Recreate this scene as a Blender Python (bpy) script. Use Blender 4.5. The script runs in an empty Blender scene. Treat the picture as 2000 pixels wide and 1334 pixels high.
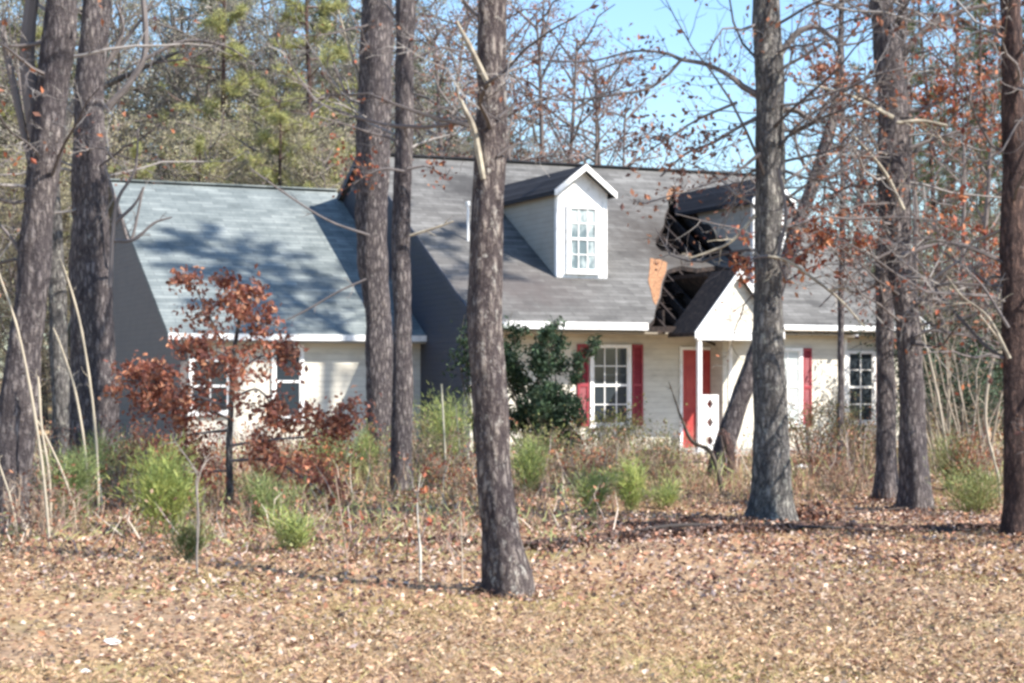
import bpy, math, random
import numpy as np
from mathutils import Vector
from mathutils.geometry import tessellate_polygon
R = math.radians
sc = bpy.context.scene
COL = sc.collection
# ------------------------------------------------------------------ camera
F, HZ, EYE = 3400.0, 735.0, 1.6          # focal length in px of a 2000 px wide picture, horizon row, eye height
cam = bpy.data.cameras.new('camera'); camo = bpy.data.objects.new('camera', cam); COL.objects.link(camo)
camo.location = (0, 0, EYE); camo.rotation_euler = (R(90), 0, 0)
cam.sensor_width = 36; cam.lens = 36*F/2000; cam.shift_y = (HZ-667)/2000
cam.clip_end = 2000; cam.clip_start = .1
sc.camera = camo
# ------------------------------------------------------------------ light
SUN_AZ, SUN_EL = 63.0, 42.0               # azimuth to the right of the direction pointing back at the viewer
sd = Vector((math.sin(R(SUN_AZ))*math.cos(R(SUN_EL)), -math.cos(R(SUN_AZ))*math.cos(R(SUN_EL)), math.sin(R(SUN_EL))))
sun = bpy.data.lights.new('sun', 'SUN'); sun.energy = 5.0; sun.angle = R(.5); sun.color = (1, .95, .88)
suno = bpy.data.objects.new('sun', sun); COL.objects.link(suno)
suno.rotation_euler = sd.to_track_quat('Z', 'Y').to_euler(); suno.location = sd*60
w = bpy.data.worlds.new('World'); sc.world = w; w.use_nodes = True
nt = w.node_tree; nt.nodes.clear()
sky = nt.nodes.new('ShaderNodeTexSky'); sky.sky_type = 'NISHITA'; sky.sun_disc = False
sky.sun_elevation = R(SUN_EL); sky.sun_rotation = math.atan2(sd.x, sd.y)
sky.air_density = 1.3; sky.dust_density = .6; sky.ozone_density = 1.4
bg = nt.nodes.new('ShaderNodeBackground'); bg.inputs[1].default_value = .088
tint = nt.nodes.new('ShaderNodeMix'); tint.data_type = 'RGBA'; tint.blend_type = 'MULTIPLY'; tint.inputs[0].default_value = 1; tint.inputs[7].default_value = (1.0, 1.22, 1.50, 1)
out = nt.nodes.new('ShaderNodeOutputWorld')
nt.links.new(sky.outputs[0], tint.inputs[6]); nt.links.new(tint.outputs[2], bg.inputs[0]); nt.links.new(bg.outputs[0], out.inputs[0])
sc.view_settings.view_transform = 'Standard'; sc.view_settings.look = 'None'
sc.view_settings.exposure = 1.08; sc.view_settings.gamma = 1
sc.render.engine = 'CYCLES'
sc.cycles.pixel_filter_type = 'BLACKMAN_HARRIS'; sc.cycles.filter_width = 3.0
sc.cycles.max_bounces = 5; sc.cycles.diffuse_bounces = 3; sc.cycles.transparent_max_bounces = 6

# ------------------------------------------------------------------ helpers
rng = np.random.default_rng(11)
random.seed(5)
def gz(x, y):
    x = np.asarray(x, float); y = np.asarray(y, float)
    return .035*np.sin(x*.9+y*.35)+.03*np.sin(y*.8-x*.3+1.3)+.015*np.sin(x*2.3+1)*np.sin(y*1.9)
def at(px, py, d): return Vector(((px-1000)/F*d, d, EYE-(py-HZ)/F*d))
def ground(px, d):
    x = (px-1000)/F*d
    return Vector((x, d, float(gz(x, d))))
class G:
    """collects geometry of ONE mesh object"""
    def __init__(s): s.v = []; s.c = []; s.n = 0; s.f = []; s.m = []
    def add(s, verts, faces, col=(.5, .5, .5), mi=0):
        verts = np.asarray(verts, float).reshape(-1, 3); k = len(verts)
        c = np.asarray(col, float)
        if c.ndim == 1: c = np.tile(c, (k, 1))
        s.v.append(verts); s.c.append(c)
        faces = np.asarray(faces, int) if not isinstance(faces, list) or len(set(map(len, faces))) == 1 else faces
        if isinstance(faces, np.ndarray): s.f.append(faces+s.n); s.m += [mi]*len(faces)
        else:
            for f in faces: s.f.append(np.array([f], int)+s.n); s.m.append(mi)
        s.n += k
    def box(s, x0, x1, y0, y1, z0, z1, mi=0, col=(.5, .5, .5)):
        v = [(x, y, z) for z in (z0, z1) for y in (y0, y1) for x in (x0, x1)]
        s.add(v, [(0, 2, 3, 1), (4, 5, 7, 6), (0, 1, 5, 4), (2, 6, 7, 3), (0, 4, 6, 2), (1, 3, 7, 5)], col, mi)
    def prism(s, poly, axis, t0, t1, mi=0):
        """poly of 2-D points extruded along axis 0 (points y,z), 1 (x,z) or 2 (x,y)"""
        n = len(poly)
        def mk(p, t): return (t, p[0], p[1]) if axis == 0 else (p[0], t, p[1]) if axis == 1 else (p[0], p[1], t)
        v = [mk(p, t0) for p in poly]+[mk(p, t1) for p in poly]
        tr = tessellate_polygon([[Vector((p[0], p[1], 0)) for p in poly]])
        s.add(v, [tuple(t) for t in tr]+[tuple(n+i for i in t[::-1]) for t in tr]+[(i, (i+1) % n, n+(i+1) % n, n+i) for i in range(n)], mi=mi)
    def bar(s, p, q, w, h, mi=0, col=(.5, .5, .5)):
        p = np.array(p, float); q = np.array(q, float); t = q-p; t /= np.linalg.norm(t)
        ref = np.array((0, 0, 1.)) if abs(t[2]) < .9 else np.array((0, 1., 0))
        u = np.cross(t, ref); u /= np.linalg.norm(u); k = np.cross(u, t)
        v = [e+u*a*w/2+k*b*h/2 for e in (p, q) for a, b in ((-1, -1), (1, -1), (1, 1), (-1, 1))]
        s.add(v, [(0, 1, 2, 3), (7, 6, 5, 4), (0, 4, 5, 1), (1, 5, 6, 2), (2, 6, 7, 3), (3, 7, 4, 0)], col, mi)
    def tube(s, pts, rad, sides=6, col=(.5, .5, .5), jit=0, cap=True, mi=0, lump=None):
        P = np.array([tuple(p) for p in pts], float); n = len(P); rad = np.asarray(rad, float)
        T = np.gradient(P, axis=0) if n > 2 else np.array([P[1]-P[0]]*2)
        T /= np.linalg.norm(T, axis=1)[:, None]+1e-9
        m = T.mean(0); ref = np.array((0, 0, 1.)) if abs(m[2]) < .7 else np.array((0.2, 1., 0))
        U = np.cross(T, ref); U /= np.linalg.norm(U, axis=1)[:, None]+1e-9; W = np.cross(T, U)
        a = np.arange(sides)*2*math.pi/sides
        rr = rad[:, None]*np.ones((n, sides)) if lump is None else rad[:, None]*lump(n, a)
        if jit: rr = rr*(1+jit*rng.normal(size=(n, sides)))
        V = P[:, None]+U[:, None]*(np.cos(a)[None, :, None]*rr[:, :, None])+W[:, None]*(np.sin(a)[None, :, None]*rr[:, :, None])
        i = np.arange(n-1)[:, None]*sides; j = np.arange(sides)[None]; j2 = (j+1) % sides
        f = np.stack([i+j, i+j2, i+sides+j2, i+sides+j], -1).reshape(-1, 4)
        s.add(V.reshape(-1, 3), f, col, mi)
        if cap and sides > 3:
            k = s.n-sides; s.f.append(np.array([[k+q for q in range(sides)]])); s.m.append(mi)
    def leaves(s, C, size, pal, flat=0., up=0., asp=.5, fold=.25, axis=None, jcol=.18):
        """folded diamond leaves at the N centres C"""
        C = np.asarray(C, float).reshape(-1, 3); N = len(C)
        if N == 0: return
        A = rng.normal(size=(N, 3)) if axis is None else np.asarray(axis, float)+rng.normal(size=(N, 3))*.35
        if axis is None: A[:, 2] *= (1-flat)
        A[:, 2] += up
        A /= np.linalg.norm(A, axis=1)[:, None]
        B = rng.normal(size=(N, 3)); B[:, 2] *= (1-flat)
        B = np.cross(A, np.cross(B, A)); B /= np.linalg.norm(B, axis=1)[:, None]+1e-9
        Nn = np.cross(A, B); Nn *= np.sign(Nn[:, 2:3]+1e-9)
        L = (size*rng.uniform(.6, 1.25, N))[:, None]; Wd = L*asp
        f = L*fold*rng.uniform(-.3, 1, (N, 1))
        V = np.stack([C-A*L/2, C+B*Wd/2+Nn*f-A*L*.05, C+A*L/2+Nn*f*.5, C-B*Wd/2+Nn*f+A*L*.05], 1)
        pal = np.asarray(pal, float); c = pal[rng.integers(0, len(pal), N)]*(1+jcol*rng.normal(size=(N, 1)))
        c = np.clip(np.repeat(c, 4, 0), .005, .95)
        k = np.arange(N)[:, None]*4
        s.add(V.reshape(-1, 3), np.concatenate([k+np.array([[0, 1, 2]]), k+np.array([[0, 2, 3]])]), c)
    def blades(s, C, D, wd, pal, jcol=.2):
        """thin two-segment blades: base C (N,3), vector D (N,3), width wd"""
        C = np.asarray(C, float); D = np.asarray(D, float); N = len(C)
        if N == 0: return
        S = np.cross(D, rng.normal(size=(N, 3))); S /= np.linalg.norm(S, axis=1)[:, None]+1e-9
        bend = rng.normal(size=(N, 3))*np.linalg.norm(D, axis=1)[:, None]*.09
        wd = np.broadcast_to(np.asarray(wd, float), (N,))[:, None]
        V = np.stack([C-S*wd/2, C+S*wd/2, C+D*.55+bend+S*wd*.35, C+D*.55+bend-S*wd*.35, C+D], 1)
        pal = np.asarray(pal, float); c = pal[rng.integers(0, len(pal), N)]*(1+jcol*rng.normal(size=(N, 1)))
        c = np.clip(np.repeat(c, 5, 0), .005, .95)
        k = np.arange(N)[:, None]*5
        s.v.append(V.reshape(-1, 3)); s.c.append(c)
        s.f.append(k+np.array([[0, 1, 2, 3]])+s.n); s.f.append(k+np.array([[3, 2, 4]])+s.n); s.m += [0]*(2*N); s.n += 5*N
    def mesh(s, name, mats, smooth=False):
        me = bpy.data.meshes.new(name)
        V = np.concatenate(s.v); C = np.concatenate(s.c)
        me.vertices.add(len(V)); me.vertices.foreach_set('co', V.astype(np.float32).ravel())
        tot = np.concatenate([np.full(len(f), f.shape[1]) for f in s.f]); loops = np.concatenate([f.ravel() for f in s.f])
        me.loops.add(len(loops)); me.loops.foreach_set('vertex_index', loops.astype(np.int32))
        me.polygons.add(len(tot)); st = np.concatenate([[0], np.cumsum(tot)[:-1]])
        me.polygons.foreach_set('loop_start', st.astype(np.int32)); me.polygons.foreach_set('loop_total', tot.astype(np.int32))
        me.polygons.foreach_set('material_index', np.array(s.m, np.int32))
        me.polygons.foreach_set('use_smooth', np.full(len(tot), smooth))
        me.update(calc_edges=True)
        at_ = me.color_attributes.new('Col', 'FLOAT_COLOR', 'POINT')
        at_.data.foreach_set('color', np.concatenate([C, np.ones((len(C), 1))], 1).astype(np.float32).ravel())
        for m in (mats if isinstance(mats, (list, tuple)) else [mats]): me.materials.append(m)
        return me
    def obj(s, name, mats, parent=None, smooth=False, label=None, origin=None):
        if origin is not None: s.v = [v-np.array(tuple(origin)) for v in s.v]
        o = bpy.data.objects.new(name, s.mesh(name, mats, smooth)); COL.objects.link(o)
        if parent: o.parent = parent
        elif origin is not None: o.location = origin
        if label: o['label'] = label
        return o
def tag(o, label, cat, group=None, kind=None):
    o['label'] = label; o['category'] = cat
    if group: o['group'] = group
    if kind: o['kind'] = kind
    return o
def thing(name, label, cat, loc=(0, 0, 0), rz=0, group=None):
    o = bpy.data.objects.new(name, None); COL.objects.link(o); o.location = loc; o.rotation_euler.z = rz
    return tag(o, label, cat, group)
def dup(root, loc, rz=0, sc_=1, label=None, group=None):
    r = root.copy(); COL.objects.link(r); r.location = loc; r.rotation_euler.z = rz; r.scale = (sc_,)*3 if not isinstance(sc_, tuple) else sc_
    if label: r['label'] = label
    if group: r['group'] = group
    for ch in list(root.children):
        c = ch.copy(); COL.objects.link(c); c.parent = r
    return r

# ------------------------------------------------------------------ materials
def mat(name, col=(.5, .5, .5), rough=.8, spec=.3):
    m = bpy.data.materials.new(name); m.use_nodes = True
    b = m.node_tree.nodes['Principled BSDF']; b.inputs['Base Color'].default_value = (*col, 1)
    b.inputs['Roughness'].default_value = rough; b.inputs['Specular IOR Level'].default_value = spec
    return m, m.node_tree, b
def N(nt, t, **k):
    n = nt.nodes.new(t)
    for a, v in k.items():
        if a.startswith('i_'): n.inputs[int(a[2:]) if a[2:].isdigit() else a[2:]].default_value = v
        else: setattr(n, a, v)
    return n
def noise(nt, vec, scale, detail=4, rough=.6):
    n = N(nt, 'ShaderNodeTexNoise'); n.inputs['Scale'].default_value = scale; n.inputs['Detail'].default_value = detail; n.inputs['Roughness'].default_value = rough
    if vec is not None: nt.links.new(vec, n.inputs['Vector'])
    return n.outputs['Fac']
def coords(nt, s=(1, 1, 1), kind='Object'):
    tc = N(nt, 'ShaderNodeTexCoord'); mp = N(nt, 'ShaderNodeMapping'); mp.inputs['Scale'].default_value = s
    nt.links.new(tc.outputs[kind], mp.inputs['Vector']); return mp.outputs[0]
def ramp(nt, fac, stops):
    r = N(nt, 'ShaderNodeValToRGB'); e = r.color_ramp.elements
    while len(e) < len(stops): e.new(.5)
    for q, (p, c) in zip(e, stops): q.position = p; q.color = (*c, 1)
    nt.links.new(fac, r.inputs[0]); return r.outputs[0]
def bump(nt, b, h, strength=.5, dist=.02):
    n = N(nt, 'ShaderNodeBump'); n.inputs['Strength'].default_value = strength; n.inputs['Distance'].default_value = dist
    nt.links.new(h, n.inputs['Height']); nt.links.new(n.outputs[0], b.inputs['Normal'])
def mix(nt, fac, a, b):
    n = N(nt, 'ShaderNodeMix', data_type='RGBA')
    for sck, v in ((n.inputs[0], fac), (n.inputs[6], a), (n.inputs[7], b)):
        if hasattr(v, 'is_output'): nt.links.new(v, sck)
        else: sck.default_value = v if not isinstance(v, tuple) else (*v, 1)
    return n.outputs[2]
def math_(nt, op, a, b=0., clamp=False):
    n = N(nt, 'ShaderNodeMath', operation=op, use_clamp=clamp)
    for i, v in enumerate((a, b)):
        if hasattr(v, 'is_output'): nt.links.new(v, n.inputs[i])
        else: n.inputs[i].default_value = v
    return n.outputs[0]
def attr_mat(name, rough=.7, trans=0.):
    m, t, b = mat(name, rough=rough, spec=.25)
    a = N(t, 'ShaderNodeAttribute', attribute_name='Col'); t.links.new(a.outputs['Color'], b.inputs['Base Color'])
    if trans:
        tr = N(t, 'ShaderNodeBsdfTranslucent'); t.links.new(a.outputs['Color'], tr.inputs[0])
        mx = N(t, 'ShaderNodeMixShader'); mx.inputs[0].default_value = trans
        o = t.nodes['Material Output']; t.links.new(b.outputs[0], mx.inputs[1]); t.links.new(tr.outputs[0], mx.inputs[2]); t.links.new(mx.outputs[0], o.inputs[0])
    return m
M_leaf = attr_mat('leaf', .6, .25)
M_litter = attr_mat('litter', .85)
M_twig = attr_mat('twig_bark', .85)
def bark_mat(name, c0, c1, c2, lichen=(.42, .43, .38), la=.62):
    m, t, b = mat(name, rough=.92, spec=.15)
    v = coords(t, (15, 15, 4.2)); n1 = noise(t, v, 1.0, 7, .78)
    vo = N(t, 'ShaderNodeTexVoronoi', feature='DISTANCE_TO_EDGE'); ad = N(t, 'ShaderNodeVectorMath', operation='ADD'); nn = N(t, 'ShaderNodeTexNoise'); nn.inputs['Scale'].default_value = 5
    tc = coords(t, (19, 19, 5.5)); t.links.new(tc, nn.inputs['Vector']); t.links.new(tc, ad.inputs[0]); t.links.new(nn.outputs['Color'], ad.inputs[1]); t.links.new(ad.outputs[0], vo.inputs['Vector']); vo.inputs['Scale'].default_value = 1
    crack = math_(t, 'MULTIPLY', vo.outputs['Distance'], 2.6, True)
    f = math_(t, 'ADD', math_(t, 'MULTIPLY', crack, .34), math_(t, 'MULTIPLY', n1, .66))
    col = ramp(t, f, [(.26, c0), (.46, c1), (.68, c2)])
    v3 = coords(t, (11, 11, 8)); n3 = noise(t, v3, 1.3, 6, .75)
    lm = ramp(t, n3, [(la-.02, (0, 0, 0)), (la+.07, (.85, .85, .85))])
    col = mix(t, lm, col, lichen)
    n2 = noise(t, coords(t, (2.5, 2.5, 1.1)), 1.6, 4, .6)
    dk = ramp(t, n2, [(.35, (.68, .66, .68)), (.62, (1.12, 1.08, 1.03))])
    mm = N(t, 'ShaderNodeMix', data_type='RGBA', blend_type='MULTIPLY'); mm.inputs[0].default_value = 1
    t.links.new(col, mm.inputs[6]); t.links.new(dk, mm.inputs[7]); t.links.new(mm.outputs[2], b.inputs['Base Color'])
    bump(t, b, f, 1.0, .07); return m
M_bark = bark_mat('oak_bark', (.05, .043, .047), (.14, .122, .124), (.33, .295, .28), (.42, .41, .38), .62)
M_bark_pale = bark_mat('pale_bark', (.045, .036, .04), (.14, .115, .112), (.38, .335, .30), (.55, .53, .48), .58)
M_bark_red = bark_mat('pine_bark', (.035, .025, .025), (.11, .075, .068), (.24, .155, .125), (.33, .27, .23), .68)
M_bark_grey = bark_mat('grey_bark', (.06, .056, .056), (.17, .162, .155), (.38, .36, .33), (.48, .48, .42), .58)
# dead pale wood
M_dead, t_, b_ = mat('dead_wood', rough=.85); t_.links.new(ramp(t_, noise(t_, coords(t_, (9, 9, 9)), 1, 4), [(.3, (.16, .13, .10)), (.65, (.42, .37, .28))]), b_.inputs['Base Color'])

def siding(name, col, lap=.115, dirt=.12, dirtcol=(.28, .25, .2)):
    m, t, b = mat(name, rough=.6, spec=.3)
    tc = N(t, 'ShaderNodeTexCoord'); sp = N(t, 'ShaderNodeSeparateXYZ'); t.links.new(tc.outputs['Object'], sp.inputs[0])
    fr = math_(t, 'FRACT', math_(t, 'DIVIDE', sp.outputs[2], lap))
    n = noise(t, coords(t, (1.2, 1.2, 3)), 1.4, 5, .65)
    c = mix(t, ramp(t, n, [(.42, (0, 0, 0)), (.75, (dirt*2.2,)*3)]), col, dirtcol)
    joint = math_(t, 'LESS_THAN', fr, .1)
    c = mix(t, math_(t, 'MULTIPLY', joint, .35), c, tuple(x*.5 for x in col))
    t.links.new(c, b.inputs['Base Color'])
    bump(t, b, math_(t, 'SUBTRACT', 1., fr), .6, .02); return m
M_side = siding('cream_siding', (.62, .58, .49), dirt=.25)
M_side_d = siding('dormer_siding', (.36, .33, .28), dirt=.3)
M_gable = siding('shade_blue_siding', (.042, .045, .06), dirt=.35, dirtcol=(.05, .05, .05))  # shade of the left gable and its rake board painted in as dark blue
M_gable_l = siding('shade_grey_siding', (.125, .11, .102), dirt=.35, dirtcol=(.09, .08, .08))  # shade on the wing's end gable put into the colour as darker grey
M_white, t_, b_ = mat('white_paint', (.82, .81, .78), .5); t_.links.new(ramp(t_, noise(t_, coords(t_, (3, 3, 3)), 2, 5, .7), [(.3, (.62, .60, .55)), (.5, (.84, .83, .8))]), b_.inputs['Base Color'])
M_red, t_, b_ = mat('red_paint', (.4, .05, .06), .5); t_.links.new(ramp(t_, noise(t_, coords(t_, (2, 2, 6)), 2, 4), [(.3, (.22, .025, .038)), (.7, (.33, .05, .062))]), b_.inputs['Base Color'])
M_door, t_, b_ = mat('door_paint', (.5, .08, .06), .45); t_.links.new(ramp(t_, noise(t_, coords(t_, (2, 2, 2)), 2, 4), [(.3, (.36, .045, .045)), (.7, (.46, .075, .06))]), b_.inputs['Base Color'])
M_glass, t_, b_ = mat('glass', (.03, .038, .045), .08, .4)
M_blind, t_, b_ = mat('blind', (.55, .58, .56), .5); t_.links.new(ramp(t_, noise(t_, coords(t_, (2, 2, 40)), 1, 2), [(.35, (.38, .42, .42)), (.65, (.6, .63, .6))]), b_.inputs['Base Color'])
M_blind2, t_, b_ = mat('net_curtain', (.3, .34, .34), .4); t_.links.new(ramp(t_, noise(t_, coords(t_, (2.2, 2, 1.2)), 1.3, 3), [(.42, (.12, .16, .17)), (.55, (.40, .45, .44))]), b_.inputs['Base Color'])
M_metal, _, _ = mat('brass', (.5, .38, .18), .35); _m = M_metal.node_tree.nodes['Principled BSDF']; _m.inputs['Metallic'].default_value = .8
M_char, t_, b_ = mat('charred_wood', (.02, .018, .017), .9); t_.links.new(ramp(t_, noise(t_, coords(t_, (4, 4, 4)), 2.5, 6, .75), [(.38, (.012, .01, .01)), (.56, (.038, .027, .023)), (.74, (.12, .08, .06))]), b_.inputs['Base Color'])
M_osb, t_, b_ = mat('bare_sheathing', (.45, .22, .09), .85); t_.links.new(ramp(t_, noise(t_, coords(t_, (8, 8, 8)), 3, 5, .7), [(.35, (.10, .05, .03)), (.52, (.33, .165, .08)), (.7, (.42, .25, .14))]), b_.inputs['Base Color'])
M_conc, t_, b_ = mat('concrete', (.4, .38, .34), .9); t_.links.new(ramp(t_, noise(t_, coords(t_), 4, 6, .7), [(.3, (.3, .28, .25)), (.7, (.46, .43, .39))]), b_.inputs['Base Color'])
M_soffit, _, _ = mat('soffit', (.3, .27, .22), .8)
def shingles(name, lo, mid, hi, burn=None):
    m, t, b = mat(name, rough=.93, spec=.15)
    tc = N(t, 'ShaderNodeTexCoord'); sp = N(t, 'ShaderNodeSeparateXYZ'); t.links.new(tc.outputs['Object'], sp.inputs[0])
    cb = N(t, 'ShaderNodeCombineXYZ'); t.links.new(math_(t, 'ADD', sp.outputs[0], math_(t, 'MULTIPLY', sp.outputs[1], .03)), cb.inputs[0]); t.links.new(math_(t, 'MULTIPLY', sp.outputs[2], 2.0), cb.inputs[1])
    br = N(t, 'ShaderNodeTexBrick'); t.links.new(cb.outputs[0], br.inputs['Vector'])
    br.inputs['Scale'].default_value = 1; br.inputs['Brick Width'].default_value = .62; br.inputs['Row Height'].default_value = .15
    br.inputs['Mortar Size'].default_value = .008; br.inputs['Color1'].default_value = (.0, .0, .0, 1); br.inputs['Color2'].default_value = (1, 1, 1, 1); br.inputs['Mortar'].default_value = (.2, .2, .2, 1)
    n1 = noise(t, coords(t, (1.1, .3, 2.4)), 1.3, 5, .7)
    f = math_(t, 'ADD', math_(t, 'MULTIPLY', br.outputs['Color'], .22), math_(t, 'MULTIPLY', n1, .78))
    c = ramp(t, f, [(.28, lo), (.5, mid), (.72, hi)])
    sp2 = math_(t, 'MULTIPLY', noise(t, coords(t, (60, 60, 60)), 1, 2, .8), .4)
    c = mix(t, math_(t, 'MULTIPLY', br.outputs['Fac'], .5), c, tuple(x*.35 for x in mid))
    if burn:
        for (bx, by, rx, ry, colr, amt) in burn:
            dx = math_(t, 'DIVIDE', math_(t, 'SUBTRACT', sp.outputs[0], bx), rx); dy = math_(t, 'DIVIDE', math_(t, 'SUBTRACT', sp.outputs[1], by), ry)
            d = math_(t, 'SQRT', math_(t, 'ADD', math_(t, 'MULTIPLY', dx, dx), math_(t, 'MULTIPLY', dy, dy)))
            d = math_(t, 'ADD', d, math_(t, 'MULTIPLY', math_(t, 'SUBTRACT', noise(t, coords(t, (2, 2, 2)), 1.5, 5, .7), .5), 1.3))
            k = math_(t, 'MULTIPLY', math_(t, 'SUBTRACT', 1.15, d, True), amt, True)
            c = mix(t, k, c, colr)
    t.links.new(c, b.inputs['Base Color']); bump(t, b, math_(t, 'ADD', br.outputs['Fac'], sp2), -.5, .012); return m
M_roof_l = shingles('grey_green_shingles', (.10, .115, .115), (.165, .185, .18), (.26, .28, .265))
M_roof = shingles('grey_shingles', (.075, .072, .068), (.128, .122, .114), (.20, .193, .18),
                  [(1.4, 1.4, 1.9, 1.1, (.09, .075, .07), .75), (6.0, 3.2, 1.5, 2.4, (.045, .036, .03), .75), (2.6, 5.6, 1.6, 1.2, (.03, .028, .028), .8), (9, 3, 1.2, 1.5, (.16, .16, .15), .5)])
M_roof_d = shingles('dark_shingles', (.016, .016, .019), (.03, .03, .034), (.055, .055, .06))

# ground
M_gr, t_, b_ = mat('leaf_strewn_soil', rough=.95, spec=.1)
c_ = coords(t_, (1, 1, 1))
n1 = noise(t_, c_, .55, 6, .7); n2 = noise(t_, coords(t_, (1, 2.2, 1)), 9, 6, .75); n3 = noise(t_, c_, .3, 4, .6)
soil = ramp(t_, n2, [(.3, (.16, .10, .065)), (.45, (.30, .2, .13)), (.58, (.43, .3, .195)), (.72, (.58, .44, .3))])
straw = ramp(t_, n2, [(.3, (.22, .13, .075)), (.5, (.44, .28, .16)), (.7, (.62, .44, .27))])
moss = ramp(t_, n2, [(.3, (.2, .17, .06)), (.6, (.42, .35, .13)), (.75, (.54, .45, .2))])
c1 = mix(t_, ramp(t_, n1, [(.42, (0, 0, 0)), (.56, (1, 1, 1))]), soil, straw)
c1 = mix(t_, ramp(t_, n3, [(.5, (0, 0, 0)), (.62, (.85, .85, .85))]), c1, moss)
t_.links.new(c1, b_.inputs['Base Color']); bump(t_, b_, n2, .7, .06)

# ------------------------------------------------------------------ ground sheet
xs = np.unique(np.concatenate([np.linspace(-400, -40, 19), np.linspace(-40, 40, 161), np.linspace(40, 400, 19)]))
ys = np.unique(np.concatenate([np.linspace(-60, 4, 17), np.linspace(4, 60, 160), np.linspace(60, 700, 26)]))
X, Y = np.meshgrid(xs, ys); Z = gz(X, Y); nx, ny = len(xs), len(ys)
g = G(); i = (np.arange(ny-1)[:, None]*nx+np.arange(nx-1)[None]).ravel()
g.add(np.stack([X, Y, Z], -1).reshape(-1, 3), np.stack([i, i+1, i+nx+1, i+nx], -1))
o = g.obj('ground', M_gr, smooth=True); tag(o, 'brown leaf strewn clearing in front of the house', 'ground', kind='structure')

# ================================================================== HOUSE (local axes: x along the front, y to the back)
TH = R(24.1); OX, OY = -57/98, 34.7
cT, sT = math.cos(TH), math.sin(TH)
def hw(a, b, z=0): return Vector((OX+a*cT-b*sT, OY+a*sT+b*cT, z))
def onroof(px, py, ze, k):
    dx = (px-1000)/F; dz = -(py-HZ)/F; q = cT-dx*sT; r = OX*sT-OY*cT
    t = (ze+k*r-EYE)/(dz-k*q); x, y = t*dx-OX, t-OY
    return x*cT+y*sT, -x*sT+y*cT
house = thing('burned_house', 'long grey roofed cottage with red door and shutters, roof burned through beside the right dormer', 'house', (OX, OY, 0), TH)
A1, ZE, K, RB = 10.85, 2.70, .58, 7.2     # length of the main block, eave height, roof slope, ridge depth
zr = lambda b: ZE+K*b
WR, WF = .95, .4                          # depth of the recessed wall and of the forward wall
XC = 5.92
LA, LB, LZ, LK, LR = -5.5, 3.0, 2.47, .605, 9.15   # left wing: left end, eave depth, eave height, slope, ridge depth
# walls
g = G(); g.box(.12, XC, WR, WR+.14, 0, 2.5); g.obj('front_wall', M_side, house, label='cream sided front wall set back beside the red door')
g = G(); g.box(XC-.14, XC, WF, WR-.004, 0, 2.5); g.box(XC, 10.59, WF+.003, WF+.14, 0, 2.5); g.obj('front_wall', M_side, house, label='cream sided forward front wall right of the red door')
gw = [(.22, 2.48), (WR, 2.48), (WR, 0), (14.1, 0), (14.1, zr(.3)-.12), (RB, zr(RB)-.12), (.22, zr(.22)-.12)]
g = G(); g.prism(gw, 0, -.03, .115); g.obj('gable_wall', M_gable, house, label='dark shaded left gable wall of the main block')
gw2 = [(WF, 0), (14.1, 0), (14.1, zr(.3)-.12), (RB, zr(RB)-.12), (WF, zr(WF)-.12)]
g = G(); g.prism(gw2, 0, 10.6, 10.75); g.obj('gable_wall', M_side, house)
g = G(); g.box(.12, 10.59, 13.95, 14.09, 0, 2.5); g.obj('rear_wall', M_side, house)
lw = [(LB+.35, 0), (15, 0), (15, LZ+.15), (LR, LZ+LK*(LR-LB)-.12), (LB+.35, LZ+LK*.35-.12)]
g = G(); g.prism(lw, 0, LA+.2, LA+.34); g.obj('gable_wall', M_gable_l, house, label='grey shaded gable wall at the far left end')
g = G(); g.box(LA+.345, -.035, LB+.36, LB+.5, 0, 2.45); g.obj('front_wall', M_side, house, label='cream front wall of the low left wing')
g = G(); g.box(LA+.345, -.035, 14.85, 14.99, 0, 2.45); g.obj('rear_wall', M_side, house)
g = G(); g.box(.13, 10.59, WF+.15, 13.94, 2.5, 2.56); g.box(.14, 5.75, .2, WR, 2.49, 2.54); g.obj('ceiling', M_soffit, house)
# main roof with two burned holes
def roof_slab(outer, holes, zf, th, mats, name, parent, label=None):
    g = G(); loops = [outer]+holes; tr = tessellate_polygon([[Vector((p[0], p[1], 0)) for p in l] for l in loops])
    P = [p for l in loops for p in l]; n = len(P)
    v = [(p[0], p[1], zf(p[1])) for p in P]+[(p[0], p[1], zf(p[1])-th) for p in P]
    g.add(v, [tuple(t) for t in tr], mi=0); 
    g.add(v, [tuple(n+i for i in t[::-1]) for t in tr], mi=1)
    k = 0
    for li, l in enumerate(loops):
        m = len(l); g.add(v, [(k+i, k+(i+1) % m, n+k+(i+1) % m, n+k+i) for i in range(m)], mi=1); k += m
    return g.obj(name, mats, parent, label=label)
up_ = [(1318, 362), (1311, 376), (1304, 390), (1306, 404), (1299, 420), (1297, 438), (1290, 452), (1280, 468), (1281, 480), (1290, 490), (1306, 491), (1322, 498), (1345, 497), (1362, 505), (1385, 503)]
lo_ = [(1303, 527), (1294, 552), (1290, 580), (1281, 600), (1277, 622), (1273, 636)]
hole_up = [onroof(x, y, ZE, K) for x, y in up_]+[(7.34, 3.0), (7.33, 4.2), (7.36, 5.2)]
hole_lo = [onroof(1303, 527, ZE, K), onroof(1330, 519, ZE, K), onroof(1362, 524, ZE, K), onroof(1400, 519, ZE, K), (7.3, 2.3), (7.5, 1.5), (7.2, .6), (6.9, 0)]
hl = [onroof(x, y, ZE, K) for x, y in lo_]; x_lo = hl[-1][0]
outer = [(-.12, 0), (x_lo, 0)]+[h for h in hl[::-1][1:]]+hole_lo[1:]+[(A1+.1, 0), (A1+.1, RB), (-.12, RB)]
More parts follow.
